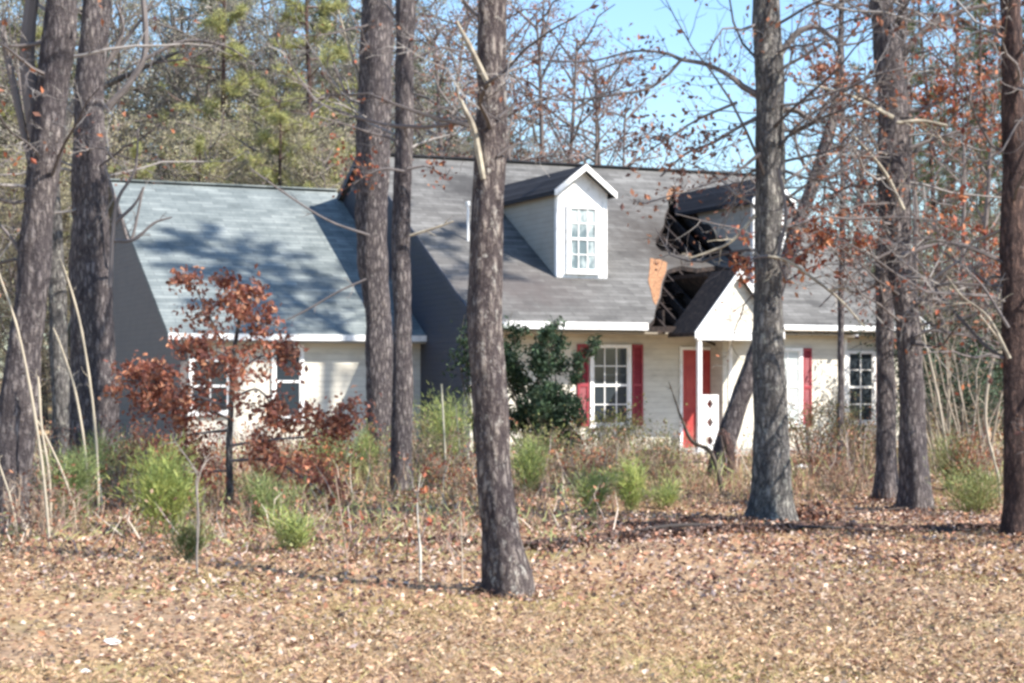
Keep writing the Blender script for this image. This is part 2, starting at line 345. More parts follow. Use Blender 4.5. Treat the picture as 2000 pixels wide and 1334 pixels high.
def clean(l):
    o_ = []
    for p in l:
        if not o_ or abs(p[0]-o_[-1][0])+abs(p[1]-o_[-1][1]) > .03: o_.append((p[0], max(p[1], 0.)))
    return o_
rf = roof_slab(clean(outer), [clean(hole_up)], zr, .10, [M_roof, M_char], 'roof', house, 'grey shingle front slope with two ragged burned holes')
g = G(); zb = lambda b: zr(2*RB-b)
g.prism([(RB+.003, zr(RB)), (2*RB, ZE), (2*RB, ZE-.1), (RB+.003, zr(RB)-.1)], 0, -.12, A1+.1); g.obj('roof', M_roof, house, label='rear slope')
g = G(); g.bar((-.12, RB, zr(RB)+.015), (A1+.1, RB, zr(RB)+.015), .26, .04); g.obj('ridge_cap', M_roof_d, rf)
# charred rafters, collapsed decking and bare sheathing in the holes
g = G()
for q, a in enumerate(np.arange(4.2, 8.6, .41)):
    b1 = 5.9
    g.bar((a, .1, zr(.1)-.2), (a+random.uniform(-.02, .02), b1, zr(b1)-.2), .045, .16)
for _ in range(26):
    a, b = random.uniform(5.2, 7.2), random.uniform(.5, 4.6); z = zr(b)-random.uniform(.3, 1.0)
    g.bar((a, b, z), (a+random.uniform(-.7, .7), b+random.uniform(-.6, .6), z+random.uniform(-.5, .4)), random.uniform(.04, .16), random.uniform(.02, .05))
for _ in range(70):
    a, b = random.uniform(4.5, 7.3), random.uniform(.25, 5.2)
    if random.random() < .3 and 2.6 < b < 3.6: continue
    l_ = random.uniform(.3, 1.1); z = -.16-random.uniform(0, .12); da = random.uniform(-.15, .15)
    g.bar((a-l_/2, b, zr(b)+z), (a+l_/2, b+da, zr(b+da)+z+random.uniform(-.15, .03)), random.uniform(.12, .3), .02)
g.obj('charred_rafter', M_char, house, label='charred rafters and debris seen in the roof holes')
g = G(); g.prism([(4.3, .3), (8.7, .3), (8.7, 6.2), (4.3, 6.2)], 2, 2.6, 2.66); g.box(4.25, 4.3, .3, 6.2, 2.6, 3.0); g.box(4.3, 8.7, 5.2, 5.25, 2.6, 5.4); g.obj('charred_attic', M_char, house)
# bare orange sheathing: a strip of decking left between shingles and hole
os_ = [(1270, 504), (1290, 507), (1303, 513), (1301, 530), (1292, 553), (1288, 580), (1281, 596), (1276, 588), (1271, 566), (1266, 548), (1269, 525)]
op = [onroof(x, y, ZE+.012, K) for x, y in os_]
g = G(); g.add([(p[0], p[1], zr(p[1])+.012) for p in op], [tuple(t) for t in tessellate_polygon([[Vector((p[0], p[1], 0)) for p in op]])]); g.obj('bare_sheathing', M_osb, rf, label='orange bare wood where shingles burned off')
os2 = [(1308, 368), (1318, 362), (1313, 378), (1305, 392), (1300, 385)]
op = [onroof(x, y, ZE+.012, K) for x, y in os2]
g = G(); g.add([(p[0], p[1], zr(p[1])+.012) for p in op], [tuple(t) for t in tessellate_polygon([[Vector((p[0], p[1], 0)) for p in op]])]); g.obj('bare_sheathing', M_osb, rf)
# fascia and gutters
def fascia(a0, a1, b, z1, h, name='fascia', m=M_white, t=.025, label=None):
    g = G(); g.box(a0, a1, b-t-.004, b-.004, z1-h, z1); return g.obj(name, m, house, label=label)
fascia(-.12, x_lo-.05, 0, ZE+.01, .15)
fascia(x_lo-.04, 6.2, .06, ZE-.06, .12, m=M_char, label='burned blackened eave board')
fascia(6.9, A1+.1, 0, ZE+.01, .14)
g = G(); g.box(7.0, 10.4, -.14, -.035, ZE-.1, ZE-.02); g.obj('gutter', M_white, house)
fascia(LA-.12, -.04, LB, LZ+.005, .13)
for (a, lab) in ((-.15, 'left'), (A1+.1, 'right')):
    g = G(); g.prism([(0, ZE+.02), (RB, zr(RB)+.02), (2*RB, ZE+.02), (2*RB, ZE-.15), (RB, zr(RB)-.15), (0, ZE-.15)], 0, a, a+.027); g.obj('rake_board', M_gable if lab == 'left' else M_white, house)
# soffits
g = G(); g.box(XC, 10.75, .01, WF, 2.5, 2.53); g.obj('soffit', M_soffit, house)
g = G(); g.box(LA+.2, -.04, LB+.01, LB+.355, 2.3, 2.33); g.obj('soffit', M_soffit, house)
# left wing roof
zl = lambda b: LZ+LK*(b-LB); LT = zl(LR); LBk = 2*LR-LB
g = G(); g.prism([(LB, LZ), (LR, LT), (LR, LT-.1), (LB, LZ-.1)], 0, LA-.12, -.04); lr = g.obj('roof', M_roof_l, house, label='pale grey green shingle slope of the low left wing')
g = G(); g.prism([(LR+.003, LT), (LBk, LZ), (LBk, LZ-.1), (LR+.003, LT-.1)], 0, LA-.12, -.04); g.obj('roof', M_roof_l, house, label='rear slope of the left wing')
g = G(); g.bar((LA-.12, LR, LT+.015), (-.04, LR, LT+.015), .26, .035); g.obj('ridge_cap', M_roof_l, lr)
# vent pipe
va, vb = onroof(914, 470, ZE, K)
g = G(); g.tube([(va, vb, zr(vb)-.1), (va, vb, zr(vb)+.78)], [.025, .025], 10); g.tube([(va, vb, zr(vb)+.76), (va-.01, vb, zr(vb)+.86)], [.05, .05], 10); g.obj('vent_pipe', M_white, house, label='white vent pipe standing on the roof')

def window(a0, a1, b, z0, z1, cols=2, rows=2, glass=M_glass, parent=house, label=None, trim=.07):
    """double hung window on a wall whose face is at depth b"""
    g = G(); e = trim
    for (x0, x1, zz0, zz1) in ((a0-e, a0, z0-e, z1+e), (a1, a1+e, z0-e, z1+e), (a0, a1, z1, z1+e), (a0, a1, z0-e, z0)):
        g.box(x0, x1, b-.05, b-.001, zz0, zz1)
    g.box(a0-e-.03, a1+e+.03, b-.085, b-.052, z0-e-.04, z0-e+.01)
    fr = g.obj('window', M_white, parent, label=label)
    g = G(); g.box(a0+.001, a1-.001, b-.014, b-.002, z0+.001, z1-.001); p = g.obj('pane', glass, parent if parent is not house else fr)
    g = G(); zm = (z0+z1)/2
    g.box(a0+.002, a1-.002, b-.038, b-.016, zm-.025, zm+.025)
    for (za, zb_) in ((z0+.002, zm-.026), (zm+.026, z1-.002)):
        g.box(a0+.002, a0+.03, b-.036, b-.016, za, zb_); g.box(a1-.03, a1-.002, b-.036, b-.016, za, zb_)
        for k in range(1, cols): x = a0+(a1-a0)*k/cols; g.box(x-.011, x+.011, b-.03, b-.017, za, zb_)
        for k in range(1, rows): z = za+(zb_-za)*k/rows; g.box(a0+.031, a1-.031, b-.029, b-.0175, z-.011, z+.011)
    g.obj('sash', M_white, parent if parent is not house else fr)
    return fr
def shutter(a0, a1, b, z0, z1, label=None):
    g = G(); f = .045
    g.box(a0, a0+f, b-.04, b-.002, z0, z1); g.box(a1-f, a1, b-.04, b-.002, z0, z1)
    for z in (z0, (z0+z1)/2-.03, z1-.06): g.box(a0+f, a1-f, b-.038, b-.002, z, z+.06)
    z = z0+.08
    while z < z1-.08:
        g.add([(a0+f, b-.008, z+.035), (a1-f, b-.008, z+.035), (a1-f, b-.03, z), (a0+f, b-.03, z), (a0+f, b-.004, z-.004), (a1-f, b-.004, z-.004)], [(0, 3, 2, 1), (3, 4, 5, 2)]); z += .045
    g.box(a0+f, a1-f, b-.005, b-.002, z0, z1)
    g.obj('shutter', M_red, house, label=label)
window(2.92, 3.76, WR, .62, 2.2, 3, 2, label='shaded window between red shutters left of the door')
shutter(2.56, 2.82, WR, .55, 2.28); shutter(3.86, 4.12, WR, .55, 2.28)
window(7.1, 7.72, WF, .6, 2.15, 2, 2, M_blind); shutter(6.76, 7.01, WF, .5, 2.22); shutter(7.8, 8.03, WF, .5, 2.22)
window(9.0, 9.66, WF, .62, 2.1, 2, 2, label='window at the right end of the front'); shutter(9.75, 10.02, WF, .5, 2.2)
window(-3.3, -2.74, LB+.36, .78, 2.2, 1, 1, label='tall narrow window of the left wing')
window(-5.05, -4.3, LB+.36, .9, 1.9, 2, 1)
# door
g = G(); g.box(5.02, 5.09, WR-.04, WR-.001, 0.02, 2.24); g.box(5.85, 5.905, WR-.04, WR-.001, .02, 2.24); g.box(5.09, 5.85, WR-.04, WR-.001, 2.17, 2.24); g.obj('door_frame', M_white, house)
g = G(); g.box(5.092, 5.848, WR-.028, WR-.002, .06, 2.168)
for (x0, x1) in ((5.17, 5.43), (5.51, 5.77)):
    for (z0, z1) in ((.2, .85), (1.0, 1.6), (1.72, 2.05)):
        for q in ((x0, x1, z0, z0+.025), (x0, x1, z1-.025, z1), (x0, x0+.025, z0+.025, z1-.025), (x1-.025, x1, z0+.025, z1-.025)): g.box(q[0], q[1], WR-.038, WR-.0285, q[2], q[3])
dr = g.obj('front_door', M_door, house, label='red panelled front door')
g = G(); g.tube([(5.16, WR-.03, 1.0), (5.16, WR-.08, 1.0)], [.012, .03], 8); g.obj('handle', M_metal, dr)
# corner boards, downspout, foundation, step
g = G()
for a, b, z in ((XC-.002, WF-.02, 2.48), (10.51, WF-.02, 2.48)): g.box(a, a+.09, b-.004, b+.02, 0.02, z)
g.obj('corner_board', M_white, house)
g = G(); g.box(8.86, 8.93, WF-.08, WF-.012, .1, 2.45); g.box(8.86, 8.93, -.1, WF-.012, 2.46, 2.52); g.obj('downspout', M_white, house)
g = G(); g.box(-5.25, 10.65, WF+.02, 14, -.1, .02)
g.box(3.9, 7.3, -1.0, WR, -.1, .05); g.obj('foundation', M_conc, house)
# portico
PB, P0, P1, PZ = -.8, 4.42, 6.38, 2.55
pc = (P0+P1)/2; PK = (3.83-2.62)/(pc-P0)
pg = G(); pg.prism([(P0+.06, PZ-.14), (P1-.06, PZ-.14), (P1-.06, PZ+.06), (pc, 3.72), (P0+.06, PZ+.06)], 1, PB, PB+.1); 
port = pg.obj('portico_gable', M_side, house, label='small white front facing gable over the entry')
g = G()
for s_, e in ((1, P0-.1), (-1, P1+.1)):
    g.prism([(e, 2.62-.1*PK), (pc, 3.83), (pc, 3.75), (e, 2.54-.1*PK)], 1, PB-.12, .2 if s_ == 1 else 1.9)
g.obj('portico_roof', M_char, port, label='charred roof over the entry')
g = G()
for e in (P0-.1, P1+.1): g.prism([(e, 2.635-.1*PK), (pc, 3.845), (pc, 3.70), (e, 2.49-.1*PK)], 1, PB-.15, PB-.123)
g.obj('rake_board', M_white, port)
g = G(); g.box(P0+.02, P1-.02, PB-.03, PB-.003, PZ-.2, PZ-.05); g.box(P0-.02, P1+.02, PB-.05, PB-.031, PZ-.04, PZ); g.obj('beam', M_white, port)
for a in (P0+.06, P1-.15):
    g = G(); g.box(a, a+.085, PB+.0, PB+.085, .05, PZ-.14); g.box(a-.02, a+.105, PB-.02, PB+.105, .05, .13); g.obj('post', M_white, port)
# white railing panel with cut diamonds
g = G(); x0, x1, z0, z1 = P0+.15, P0+.55, .08, 1.22; n = 3; h = (z1-z0)/n; cx = (x0+x1)/2
for k in range(n):
    za = z0+k*h; zc = za+h/2; o4 = [(x0, za), (x1, za), (x1, za+h), (x0, za+h)]; di = [(cx, zc-.11), (cx+.085, zc), (cx, zc+.11), (cx-.085, zc)]
    P = o4+di; tr = tessellate_polygon([[Vector((p[0], p[1], 0)) for p in o4], [Vector((p[0], p[1], 0)) for p in di]])
    g.add([(p[0], PB+.02, p[1]) for p in P]+[(p[0], PB+.05, p[1]) for p in P], [tuple(t) for t in tr]+[tuple(8+i for i in t[::-1]) for t in tr]+[(4+i, 4+(i+1) % 4, 12+(i+1) % 4, 12+i) for i in range(4)])
g.obj('railing_panel', M_white, port, label='white panel with three diamond cutouts')

# dormers
def dormer(a0, b0, label, char=False):
    a1 = a0+(1.21 if not char else .88); zb_ = zr(b0); zt = zb_+1.90; ac = (a0+a1)/2; kd = .78; za = zt+.605*kd
    bb = lambda z: (z-ZE)/K
    g = G()
    # front wall (pentagon) and the two cheeks (triangles)
    g.prism([(a0, zb_-.05), (a1, zb_-.05), (a1, zt), (ac, za), (a0, zt)], 1, b0, b0+.1)
    for s_ in (a0, a1-.1):
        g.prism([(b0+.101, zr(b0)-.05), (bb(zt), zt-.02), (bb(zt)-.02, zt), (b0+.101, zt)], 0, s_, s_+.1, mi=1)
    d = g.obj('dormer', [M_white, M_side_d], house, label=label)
    g = G(); ov = .14; th = .09
    for s_ in (1, -1):
        e = a0-ov if s_ == 1 else a1+ov; ze_ = zt-ov*kd+.06; zp = za+.06
        # from front overhang back to where it dies in the main slope
        f0 = b0-.2
        be, bp = bb(ze_)+.12, bb(zp)+.15
        v = [(e, f0, ze_), (ac, f0, zp), (ac, bp, zp), (e, be, ze_), (e, f0, ze_-th), (ac, f0, zp-th), (ac, bp, zp-th), (e, be, ze_-th)]
        g.add(v, [(0, 1, 2, 3), (7, 6, 5, 4), (0, 4, 5, 1), (3, 2, 6, 7), (0, 3, 7, 4)])
    g.obj('dormer_roof', M_roof_d, d)
    g = G()
    for e in (a0-ov, a1+ov): g.prism([(e, zt-ov*kd+.075), (ac, za+.075), (ac, za-.06), (e, zt-ov*kd-.06)], 1, b0-.228, b0-.202)
    g.obj('fascia', M_white, d)
    wz0, wz1 = zb_+.2, zb_+1.5
    g = G()
    for (x0, x1) in ((a0+.0, a0+.1), (a1-.1, a1)): g.box(x0, x1, b0-.018, b0-.001, zb_+.02, zt-.03)
    g.box(a0+.1, a1-.1, b0-.016, b0-.001, zb_+.02, zb_+.1); g.obj('trim', M_white, d)
    window(a0+.3, a1-(.27 if not char else .15), b0, wz0, wz1, 3, 2, M_blind2 if not char else M_glass, parent=d)
    return d
D1 = dormer(2.46, 1.74, 'left dormer with pale window and white front')
D2 = dormer(7.37, 1.74, 'right dormer beside the burned hole', True)
# soot on the cheek of the right dormer: a ragged charred sheet following the roof line
g = G(); n = 22; bs = np.linspace(1.95, 5.1, n); rr = [.08+.22*(1-i/n)+.12*math.sin(i*.7)**2+random.uniform(0, .08) for i in range(n)]
v = [(7.362, b, zr(b)-.02) for b in bs]+[(7.362, b, min(zr(b)+r, zr(1.74)+1.85)) for b, r in zip(bs, rr)]
g.add(v, [(i, i+1, n+i+1, n+i) for i in range(n-1)]); g.obj('charred_siding', M_char, D2, label='blackened siding above the hole')
# ================================================================== TREES
def smooth_path(P, n=6):
    """Catmull-Rom through rows of P"""
    P = np.array(P, float); Q = np.vstack([2*P[0]-P[1], P, 2*P[-1]-P[-2]]); o_ = []
    for i in range(1, len(Q)-2):
        for t in np.linspace(0, 1, n, endpoint=False):
            o_.append(.5*((2*Q[i])+(-Q[i-1]+Q[i+1])*t+(2*Q[i-1]-5*Q[i]+4*Q[i+1]-Q[i+2])*t*t+(-Q[i-1]+3*Q[i]-3*Q[i+1]+Q[i+2])*t**3))
    o_.append(Q[-2]); return np.array(o_)
def wander(p, d, L, n=5, wob=.25, g=0.):
    p = np.array(tuple(p), float); d = np.array(tuple(d), float); d /= np.linalg.norm(d); o_ = [p.copy()]
    for i in range(n):
        d = d+rng.normal(size=3)*wob*.5; d[2] += g; d /= np.linalg.norm(d); p = p+d*L/n; o_.append(p.copy())
    return np.array(o_)
BR = [(.10, .085, .08), (.16, .138, .13), (.26, .235, .215)]
def twigs(g, path, n, L, r, tips, lvl=1, wob=.35, col=None, spread=1., up=.1, sides=3):
    """side twigs off a path, recursive"""
    path = np.asarray(path); m = len(path)
    for k in range(n):
        f = rng.uniform(.12, 1)*(m-1.001); i = int(f); p = path[i]+(path[i+1]-path[i])*(f-i)
        t = path[i+1]-path[i]; t = t/(np.linalg.norm(t)+1e-9)
        q = rng.normal(size=3); q -= t*np.dot(q, t); q /= np.linalg.norm(q)+1e-9
        d = t*.8+q*spread; d[2] += up
        l = L*rng.uniform(.45, 1.2)*(1-.45*f/m)
        w_ = wander(p, d, l, 4, wob); c = np.array(col if col is not None else BR[rng.integers(3)])
        g.tube(w_, np.linspace(r, r*.35, len(w_)), sides, c, cap=False)
        if lvl > 0: twigs(g, w_, max(2, int(n*.5)) if n < 8 else 4, l*.55, r*.6, tips, lvl-1, wob, col, spread, up)
        if lvl == 0: tips.extend(w_[1:])
        else: tips.append(w_[-1])
def px_path(rows, d, n=6):
    """rows (px,py,width px[,depth offset]) -> points and radii"""
    Q = []
    for r_ in rows:
        dd = d+(r_[3] if len(r_) > 3 else 0); p = at(r_[0], r_[1], dd); Q.append((*p, r_[2]/2/F*dd))
    S = smooth_path(Q, n); return S[:, :3], np.abs(S[:, 3])
RUST = [(.30, .085, .045), (.36, .13, .06), (.22, .06, .04), (.42, .18, .085), (.17, .06, .045)]
BROWNL = [(.2, .09, .06), (.28, .12, .07), (.13, .065, .055), (.35, .17, .1)]
def tree(name, label, rows, d, bark, top=14., limbs=(), cat='tree', group=None, lean=(0, 0), crown=1, flare=1.06, web=0, wz=(3, 8), wl=None):
    """trunk measured in the photograph, continued upwards out of the frame, with its limbs"""
    rows = [tuple(r_) for r_ in rows]
    base = ground(rows[0][0], d); root = thing(name, label, cat, base, 0, group)
    P, rad = px_path(rows, d, 7)
    P[0][2] = base.z-.12
    zb = P[:, 2]-base.z; rad = rad*(1+(flare-1)*np.exp(-np.clip(zb, 0, 9)/.16))
    # upward continuation
    if top > P[-1][2]+.5:
        dirv = P[-1]-P[-4]; dirv /= np.linalg.norm(dirv); dirv[2] = max(dirv[2], .95)
        Lr = top-P[-1][2]; ext = wander(P[-1], dirv, Lr, 8, .06, .02)[1:]
        P = np.vstack([P, ext]); r0 = rad[-1]; rad = np.concatenate([rad, np.linspace(r0*.93, r0*.3, len(ext))])
    # densify for bark bumps
    L = np.concatenate([[0], np.cumsum(np.linalg.norm(np.diff(P, axis=0), axis=1))]); n = int(max(10, L[-1]/.09))
    s_ = np.linspace(0, L[-1], n); P2 = np.stack([np.interp(s_, L, P[:, i]) for i in range(3)], 1); r2 = np.interp(s_, L, rad)
    P2 = P2+np.stack([np.sin(s_*2.1+d)*.008+np.sin(s_*5.3)*.004, np.cos(s_*1.7)*.008, np.zeros(n)], 1)
    g = G(); g.tube(P2, r2*(1+.03*np.sin(s_*3.7+d*2)+.02*np.sin(s_*9.1)), 24, jit=.02, lump=lambda n, a: 1+.045*np.sin(3*a[None]+np.linspace(0, 9, n)[:, None]*1.3+d)+.035*np.sin(5*a[None]-np.linspace(0, 23, n)[:, None])+.03*np.sin(2*a[None]+7*np.sin(np.linspace(0, 14, n)[:, None]))); g.obj('trunk', bark, root, True, origin=base)
    for lb in limbs:
        rows_, dd, opt = lb
        Q, q = px_path(rows_, d+dd, 5)
        g = G(); g.tube(Q, q, 7, col=opt.get('col', BR[1]), jit=.04); tips = []
        if opt.get('n', 0): twigs(g, Q, opt['n'], opt.get('L', .8), opt.get('r', .008), tips, opt.get('lvl', 1), col=opt.get('tc'), up=opt.get('up', .1))
        m_ = opt.get('mat', M_twig); b_o = g.obj('branch', m_, root, origin=base, label=opt.get('label'))
        if opt.get('leaf', 0) and tips:
            T = np.array(tips); T = T[rng.integers(0, len(T), opt['leaf'])]+rng.normal(size=(opt['leaf'], 3))*opt.get('sp', .05)
            g = G(); g.leaves(T, opt.get('ls', .09), opt.get('pal', BROWNL), asp=.6, fold=.3)
            g.obj('foliage', M_leaf, root, origin=base)
    if web:
        g = G(); tips = []; Pc = P2[(P2[:, 2] > wz[0]) & (P2[:, 2] < wz[1])]
        for k in range(web):
            i = rng.integers(0, len(Pc)); az = rng.uniform(0, 6.28); dv = (math.cos(az), math.sin(az)*.7, rng.uniform(-.25, .7)); l_ = rng.uniform(1.1, 2.6)
            w_ = wander(Pc[i], dv, l_, 7, .42); g.tube(w_, np.linspace(.02, .005, len(w_)), 5, BR[rng.integers(3)], cap=False, jit=.06); twigs(g, w_, 9, l_*.36, .0065, tips, 1, wob=.5, up=.0)
        g.obj('twigs', M_twig, root, origin=base)
        nl = wl if wl is not None else web*14; T = np.array(tips); T = T[rng.integers(0, len(T), nl)]+rng.normal(size=(nl, 3))*.05; g = G(); g.leaves(T, .075, BROWNL+RUST[:2], asp=.6); g.obj('foliage', M_leaf, root, origin=base)
    if crown and top > 8:
        g = G(); tips = []
        Pc = P2[P2[:, 2] > max(5.6, top*.5)]
        for k in range(int(9*crown)):
            i = rng.integers(0, len(Pc)); az = rng.uniform(0, 6.28); dv = (math.cos(az), math.sin(az), rng.uniform(.3, .9))
            w_ = wander(Pc[i], dv, rng.uniform(1.5, 3.2), 6, .3); g.tube(w_, np.linspace(.05, .015, len(w_)), 5, BR[1], cap=False)
            twigs(g, w_, 5, .9, .01, tips, 1)
        g.obj('crown', M_twig, root, origin=base)
    return root

PALE = dict(mat=M_dead)
# --- the foreground trunks, measured row by row
tree('tree', 'two stemmed dark trunk at the far left edge of the clearing', [(14, 1062, 92), (18, 1000, 80), (30, 850, 74), (46, 700, 66), (62, 580, 64), (76, 430, 58), (88, 300, 62), (100, 180, 62), (120, 0, 62), (128, -120, 56)], 17.1, M_bark, 13, web=9, wz=(2.6, 5.4), limbs=
     [([(84, 330, 30), (66, 230, 34), (52, 110, 30), (62, 0, 26), (66, -90, 22)], .1, dict(n=5, L=.7)),
      ([(60, 330, 10), (40, 230, 15), (14, 110, 14), (2, 40, 12)], .1, dict(n=6, L=.5)),
      ([(70, 560, 9), (25, 470, 7), (-20, 420, 5)], 0, dict(n=5, L=.5)),
      ([(110, 80, 10), (20, 90, 6), (-30, 70, 5)], 0, dict(n=5, L=.5))])
tree('tree', 'broad mossy dark trunk right of the two stemmed tree', [(190, 965, 100), (186, 900, 92), (184, 760, 88), (180, 600, 82), (177, 450, 74), (174, 300, 62), (176, 160, 56), (186, 40, 54), (192, -110, 50)], 23.6, M_bark, 15, web=15, wz=(3.8, 7), limbs=
     [([(205, 215, 18), (250, 165, 13), (280, 115, 12), (284, 60, 12), (278, -20, 10)], .3, dict(n=5, L=.8)),
      ([(284, 115, 9), (360, 80, 6), (440, 90, 4), (500, 130, 3)], .3, dict(n=10, L=.9, lvl=1)),
      ([(205, 330, 8), (235, 420, 8), (255, 470, 6), (280, 365, 4)], -.3, dict(n=5, L=.5)),
      ([(215, 560, 10), (222, 440, 9), (232, 385, 7), (264, 330, 5), (270, 250, 3)], -.5, dict(n=5, L=.5)),
      ([(218, 440, 8), (262, 400, 6), (280, 366, 4)], -.5, dict()),
      ([(220, 470, 8), (262, 468, 6), (300, 436, 5), (336, 424, 3)], -.5, dict(n=3, L=.3)),
      ([(200, 140, 9), (240, 60, 7), (226, 5, 5)], .2, dict(n=5, L=.6))])
tree('tree', 'slender grey green stem leaning up between the two left trunks', [(122, 945, 42), (120, 850, 38), (116, 700, 34), (112, 560, 32), (106, 430, 26), (108, 330, 22), (122, 265, 20), (146, 205, 17), (200, 170, 13), (300, 122, 9), (350, 100, 5)], 25.0, M_bark_grey, 0, crown=0,
     limbs=[([(146, 205, 10), (190, 150, 8), (260, 60, 6), (300, 0, 5)], 0, dict(n=6, L=.8)), ([(300, 122, 6), (380, 110, 4), (440, 70, 3)], 0, dict(n=5, L=.6))])
tree('tree', 'thick dark trunk in front of the dark gable, left of a thinner neighbour', [(748, 935, 66), (744, 880, 56), (741, 760, 52), (738, 620, 52), (730, 500, 58), (727, 380, 64), (731, 240, 66), (735, 100, 62), (736, -40, 58)], 28.6, M_bark, 16, web=8, wz=(5.4, 8), limbs=
     [([(706, 180, 8), (690, 120, 7), (672, 60, 6), (660, 20, 4)], 0, dict(n=5, L=.8, **PALE)),
      ([(708, 200, 7), (680, 190, 6), (650, 120, 4)], 0, dict(n=5, L=.6)),
      ([(722, 460, 5), (640, 430, 4), (560, 380, 4), (490, 330, 3)], -.4, dict(n=6, L=.5)),
      ([(716, 545, 5), (660, 570, 4), (600, 605, 4), (560, 625, 3)], -.4, dict(n=4, L=.35))])
tree('tree', 'thin straight dark trunk standing close right of the thick one', [(783, 972, 48), (784, 900, 44), (785, 760, 38), (786, 600, 36), (785, 430, 36), (788, 300, 35), (790, 150, 36), (793, -30, 36)], 23.0, M_bark, 14, web=6, wz=(4.5, 7), limbs=
     [([(790, 335, 6), (750, 330, 5), (712, 345, 4), (690, 360, 3)], -.25, dict(n=9, L=.55, r=.004, leaf=90, ls=.075, pal=RUST, sp=.08)),
      ([(795, 330, 6), (835, 325, 4), (866, 345, 3), (880, 330, 2)], -.25, dict(n=6, L=.5, r=.004, leaf=45, ls=.07, pal=RUST, sp=.04)),
      ([(800, 460, 6), (850, 445, 5), (886, 432, 3)], -.2, dict(n=2, L=.2, **PALE)),
      ([(776, 40, 6), (740, -10, 5), (700, -60, 4)], 0, dict(n=6, L=.6))])
tree('tree', 'crooked lichen flecked trunk nearest the viewer, in the middle of the clearing', [(992, 1146, 96), (982, 1090, 86), (974, 1010, 74), (963, 900, 68), (957, 760, 66), (950, 640, 68), (948, 520, 66), (950, 420, 64), (956, 300, 60), (958, 180, 58), (962, 60, 56), (964, -80, 54)], 13.2, M_bark_pale, 12, web=4, wz=(3.4, 5), wl=20, limbs=
     [([(955, 168, 11), (932, 120, 12), (912, 80, 11), (896, 50, 6), (893, 40, 3)], -.12, dict(mat=M_dead)),
      ([(944, 350, 11), (935, 300, 13), (924, 248, 12), (908, 215, 11), (900, 195, 8)], -.14, dict(mat=M_dead)),
      ([(908, 215, 5), (896, 190, 4), (894, 160, 3)], -.14, dict(n=4, L=.2, r=.004, **PALE)),
      ([(945, 40, 7), (922, 22, 7), (906, 5, 6), (900, -30, 5)], 0, dict(n=6, L=.4)),
      ([(975, 230, 8), (995, 212, 6), (1010, 200, 3)], -.1, dict()),
      ([(972, 305, 6), (995, 288, 4), (1012, 280, 2)], -.1, dict())])
SKYTW = dict(n=9, L=.8, r=.006, lvl=1, leaf=120, ls=.075, pal=BROWNL, sp=.07)
tree('tree', 'tall grey trunk right of the portico with long bare limbs reaching left', [(1504, 1028, 108), (1505, 990, 84), (1506, 900, 74), (1504, 760, 64), (1502, 600, 56), (1501, 450, 54), (1503, 300, 56), (1502, 150, 57), (1497, 40, 52), (1495, -90, 48)], 18.9, M_bark_grey, 14, web=30, wz=(2.9, 6.4), limbs=
     [([(1490, 190, 16), (1455, 172, 13), (1425, 148, 10), (1380, 126, 9), (1330, 116, 8), (1300, 104, 6), (1240, 100, 5), (1150, 120, 4), (1060, 118, 3)], 0, dict(SKYTW, n=13, L=1.0)),
      ([(1330, 117, 7), (1300, 150, 6), (1260, 175, 6), (1190, 186, 5), (1100, 196, 4), (1020, 180, 3)], 0, dict(SKYTW, n=14)),
      ([(1480, 230, 10), (1440, 250, 7), (1390, 280, 6), (1340, 300, 5), (1290, 345, 4)], 0, dict(SKYTW, n=13, leaf=200)),
      ([(1440, 200, 7), (1370, 230, 5), (1320, 260, 4), (1260, 300, 3)], 0, dict(SKYTW, n=11, leaf=150)),
      ([(1485, 300, 8), (1430, 340, 5), (1350, 370, 4), (1250, 400, 3)], -.4, dict(SKYTW, n=8, leaf=50, L=.6)),
      ([(1475, 420, 8), (1430, 470, 6), (1390, 490, 5), (1345, 505, 3)], -.3, dict(n=4, L=.4, **PALE)),
      ([(1520, 110, 14), (1555, 66, 13), (1590, 52, 11), (1615, 65, 9), (1640, 90, 8), (1645, 150, 5)], 0, dict(n=7, L=.7, leaf=30)),
      ([(1525, 215, 14), (1556, 216, 12), (1590, 235, 10), (1620, 195, 7), (1680, 150, 4)], 0, dict(n=10, L=.8, leaf=60)),
      ([(1520, 330, 7), (1535, 420, 7), (1520, 500, 6), (1535, 545, 5)], -.35, dict(n=4, L=.4)),
      ([(1500, 500, 6), (1540, 510, 5), (1590, 545, 6), (1640, 585, 5), (1690, 640, 3)], -.5, dict(n=8, L=.5, **PALE)),
      ([(1500, 500, 6), (1470, 505, 4), (1450, 520, 3)], -.4, dict(n=6, L=.3, leaf=110, ls=.08, pal=RUST)),
      ([(1510, 505, 6), (1560, 490, 4), (1600, 470, 3)], -.4, dict(n=8, L=.35, leaf=170, ls=.08, pal=RUST))])
RST = dict(n=14, L=.8, r=.005, lvl=1, leaf=420, ls=.085, pal=RUST, sp=.06)
